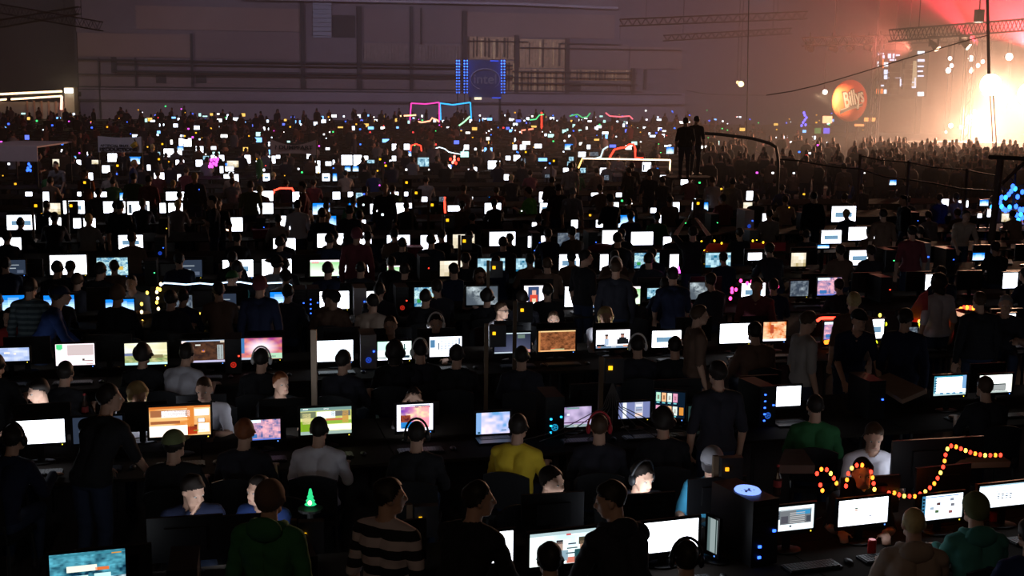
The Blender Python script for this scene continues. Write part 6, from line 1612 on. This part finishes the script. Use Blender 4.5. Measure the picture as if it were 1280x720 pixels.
def swash(k, dy, m_):
    b = MB(); n = 10
    T_ = [(-.62 + 1.16 * i / n, -.52 + .36 * (i / n) + .05 * math.sin(i / n * 3.1)) for i in range(n + 1)]
    for i in range(n):
        h0 = .13 + k - .05 * (i / n); h1 = .13 + k - .05 * ((i + 1) / n)
        b.quad([(T_[i][0], dy, p.z + T_[i][1] - h0), (T_[i + 1][0], dy, p.z + T_[i + 1][1] - h1), (T_[i + 1][0], dy, p.z + T_[i + 1][1] + k), (T_[i][0], dy, p.z + T_[i][1] + k)])
    b.obj('swash', m_, e)
swash(.05, -.56, M_ow); swash(0, -.6, mat('sign_grey', (.3, .26, .24), .7))
lamp('round_sign_spot', 'SPOT', (p.x - 2.2, D - 1.0, p.z + .3), 1500, (1, .7, .4), .1, (p.x - .2, D, p.z), 50, .6)
for i, (x0, y0, x1, y1, c, s_) in enumerate(((1029, 145, 1040, 154, (1, .4, .2), 2.5), (1081, 147, 1095, 152, (1, .35, .1), 1.6), (1069, 155, 1080, 158, (1, .3, .1), 1.6), (1030, 160, 1037, 167, (.15, .12, .9), 1.2), (1019, 160, 1026, 167, (.25, .7, .2), .3))):
    a, b_ = at_y(x0, y0, 67), at_y(x1, y1, 67)
    ee = empty('stall_light', (a.x, 67, 0), 0, 'small glowing stall panel by the round sign, %s of the panels there' % nth(i + 1), 'stall light')
    MB().box((0, 0, b_.z), (b_.x - a.x, .1, a.z)).obj('panel', glow('stall_%d' % i, c, s_), ee)
    MB().box((.1, .1, 0), (.2, .2, a.z)).obj('post', M_wdark, ee)
bulbs('fairy_lights', [[(1005, 141), (1006, 144), (1008, 147), (1006, 150), (1004, 153), (1002, 157), (1007, 156)]], 'violet-blue string of lights beside the round sign', [(.12, .1, 1)], .06, None, 3, D=66)
# ------------------------------------------------------------------ poles and cables of the stage side
D = 30
top, bot = at_y(1251, 196, D), at_y(1238, 330, D)
e = empty('bracket_pole', (bot.x, D, 0), 0, 'weathered wooden pole with crossbar and diagonal brace at the stage side', 'pole')
M_oldw = mat('weathered_wood', (.16, .115, .10), .85, 0, .2, 6)
lo = lambda x, y, dy=0: Vector((at_y(x, y, D).x - bot.x, dy, at_y(x, y, D).z))
f_ = lo(1235, 336); f_.z = 0
MB().tube([f_, lo(1251, 196)], .085, 4).obj('post', M_oldw, e)
MB().tube([lo(1234, 196, -.1), lo(1300, 199, -.1)], .05, 4).obj('crossbar', M_oldw, e)
MB().tube([lo(1250, 230, -.1), lo(1282, 199, -.1)], .04, 4).obj('brace', M_oldw, e)
def cable(px, D, r, label, m=M_wire):
    P = [at_y(x, y, D if np.isscalar(D) else D[i]) for i, (x, y) in enumerate(px)]
    o = MB().tube([p_ - P[0] for p_ in P], r, 6).obj('cable', m); o.location = P[0]
    return tag(o, label, 'cable')
cable([(958, 119), (990, 114), (1020, 107), (1045, 100), (1075, 91), (1120, 77), (1170, 62), (1200, 53), (1235, 44)], 50, .022, 'long thin cable rising towards the red-lit truss')
cable([(975, 199), (1000, 201), (1020, 205), (1045, 209), (1075, 211), (1105, 221), (1140, 225), (1165, 229), (1200, 236), (1245, 239)], [36, 36, 36, 36, 36, 35, 34, 33, 32, 30], .022, 'lower sagging cable ending at the bracket pole')
cable([(1077, 195), (1100, 200), (1137, 203), (1165, 209), (1205, 212), (1225, 216), (1247, 220)], [36, 35, 34, 33, 32, 31, 30.2], .018, 'upper sagging cable between slim posts and bracket pole')
for i, (x, y) in enumerate(((1076, 194), (1137, 202), (1210, 212))):
    D_ = (36, 34, 31.8)[i]
    t_ = at_y(x, y, D_)
    o = MB().tube([(0, 0, 0), (0, 0, t_.z + .03)], .04, 6).obj('slim_post', M_oldw); o.location = (t_.x, D_ + .06, 0); tag(o, 'slim dark post carrying sagging cables, %s counted towards the bracket pole' % nth(i + 1), 'post')
cable([(1231, -152), (1235, 30), (1236, 92)], 52, .06, 'thick black cable hanging from the roof before the stage')
cable([(1236, 92), (1239, 140), (1242, 200)], 52, .018, 'thin cable continuing below the thick black one')
cable([(1240, 92), (1243, 140), (1247, 200)], 52.1, .018, 'second thin cable hanging beside the first thin one')
cable([(938, -118), (935, 60), (933, 192)], 60, .025, 'thin rope hanging straight before the dark wall end')
cable([(858, 113), (885, 118), (925, 119), (958, 119)], 100, .03, 'drooping cable along the dark wall end')
D = 76.5
p1 = at_z(864, 151, 3.14)
e = empty('scaffold', (p1.x, p1.y, 0), math.radians(11), 'dark scaffold platform carrying two standing people', 'scaffold')
MB().box((-.7, -.4, 1.45), (.7, .45, 1.508)).obj('deck', M_wdark, e)
for sx in (-.66, .66):
    for sy in (-.36, .41): MB().tube([(sx, sy, 0), (sx, sy, 1.45)], .025, 6).obj('leg', M_wdark, e)
    MB().tube([(sx, -.36, .2), (sx, .41, 1.4)], .018, 5).obj('brace', M_wdark, e)
e = empty('bent_pipe', (at_y(870, 166, 40).x, 40, 0), 0, 'bent dark pipe arm reaching over the crowd', 'pipe')
lo = lambda x, y: Vector((at_y(x, y, 40).x - at_y(870, 166, 40).x, 0, at_y(x, y, 40).z))
MB().tube([lo(868, 166), lo(900, 168), (lo(940, 173)), lo(962, 179), lo(970, 184), lo(972, 194), lo(973, 206)], .05, 8).obj('arm', M_wire, e)
fz = lo(973, 206); MB().tube([fz, Vector((fz.x, 0, 0))], .05, 8).obj('upright', M_wire, e)
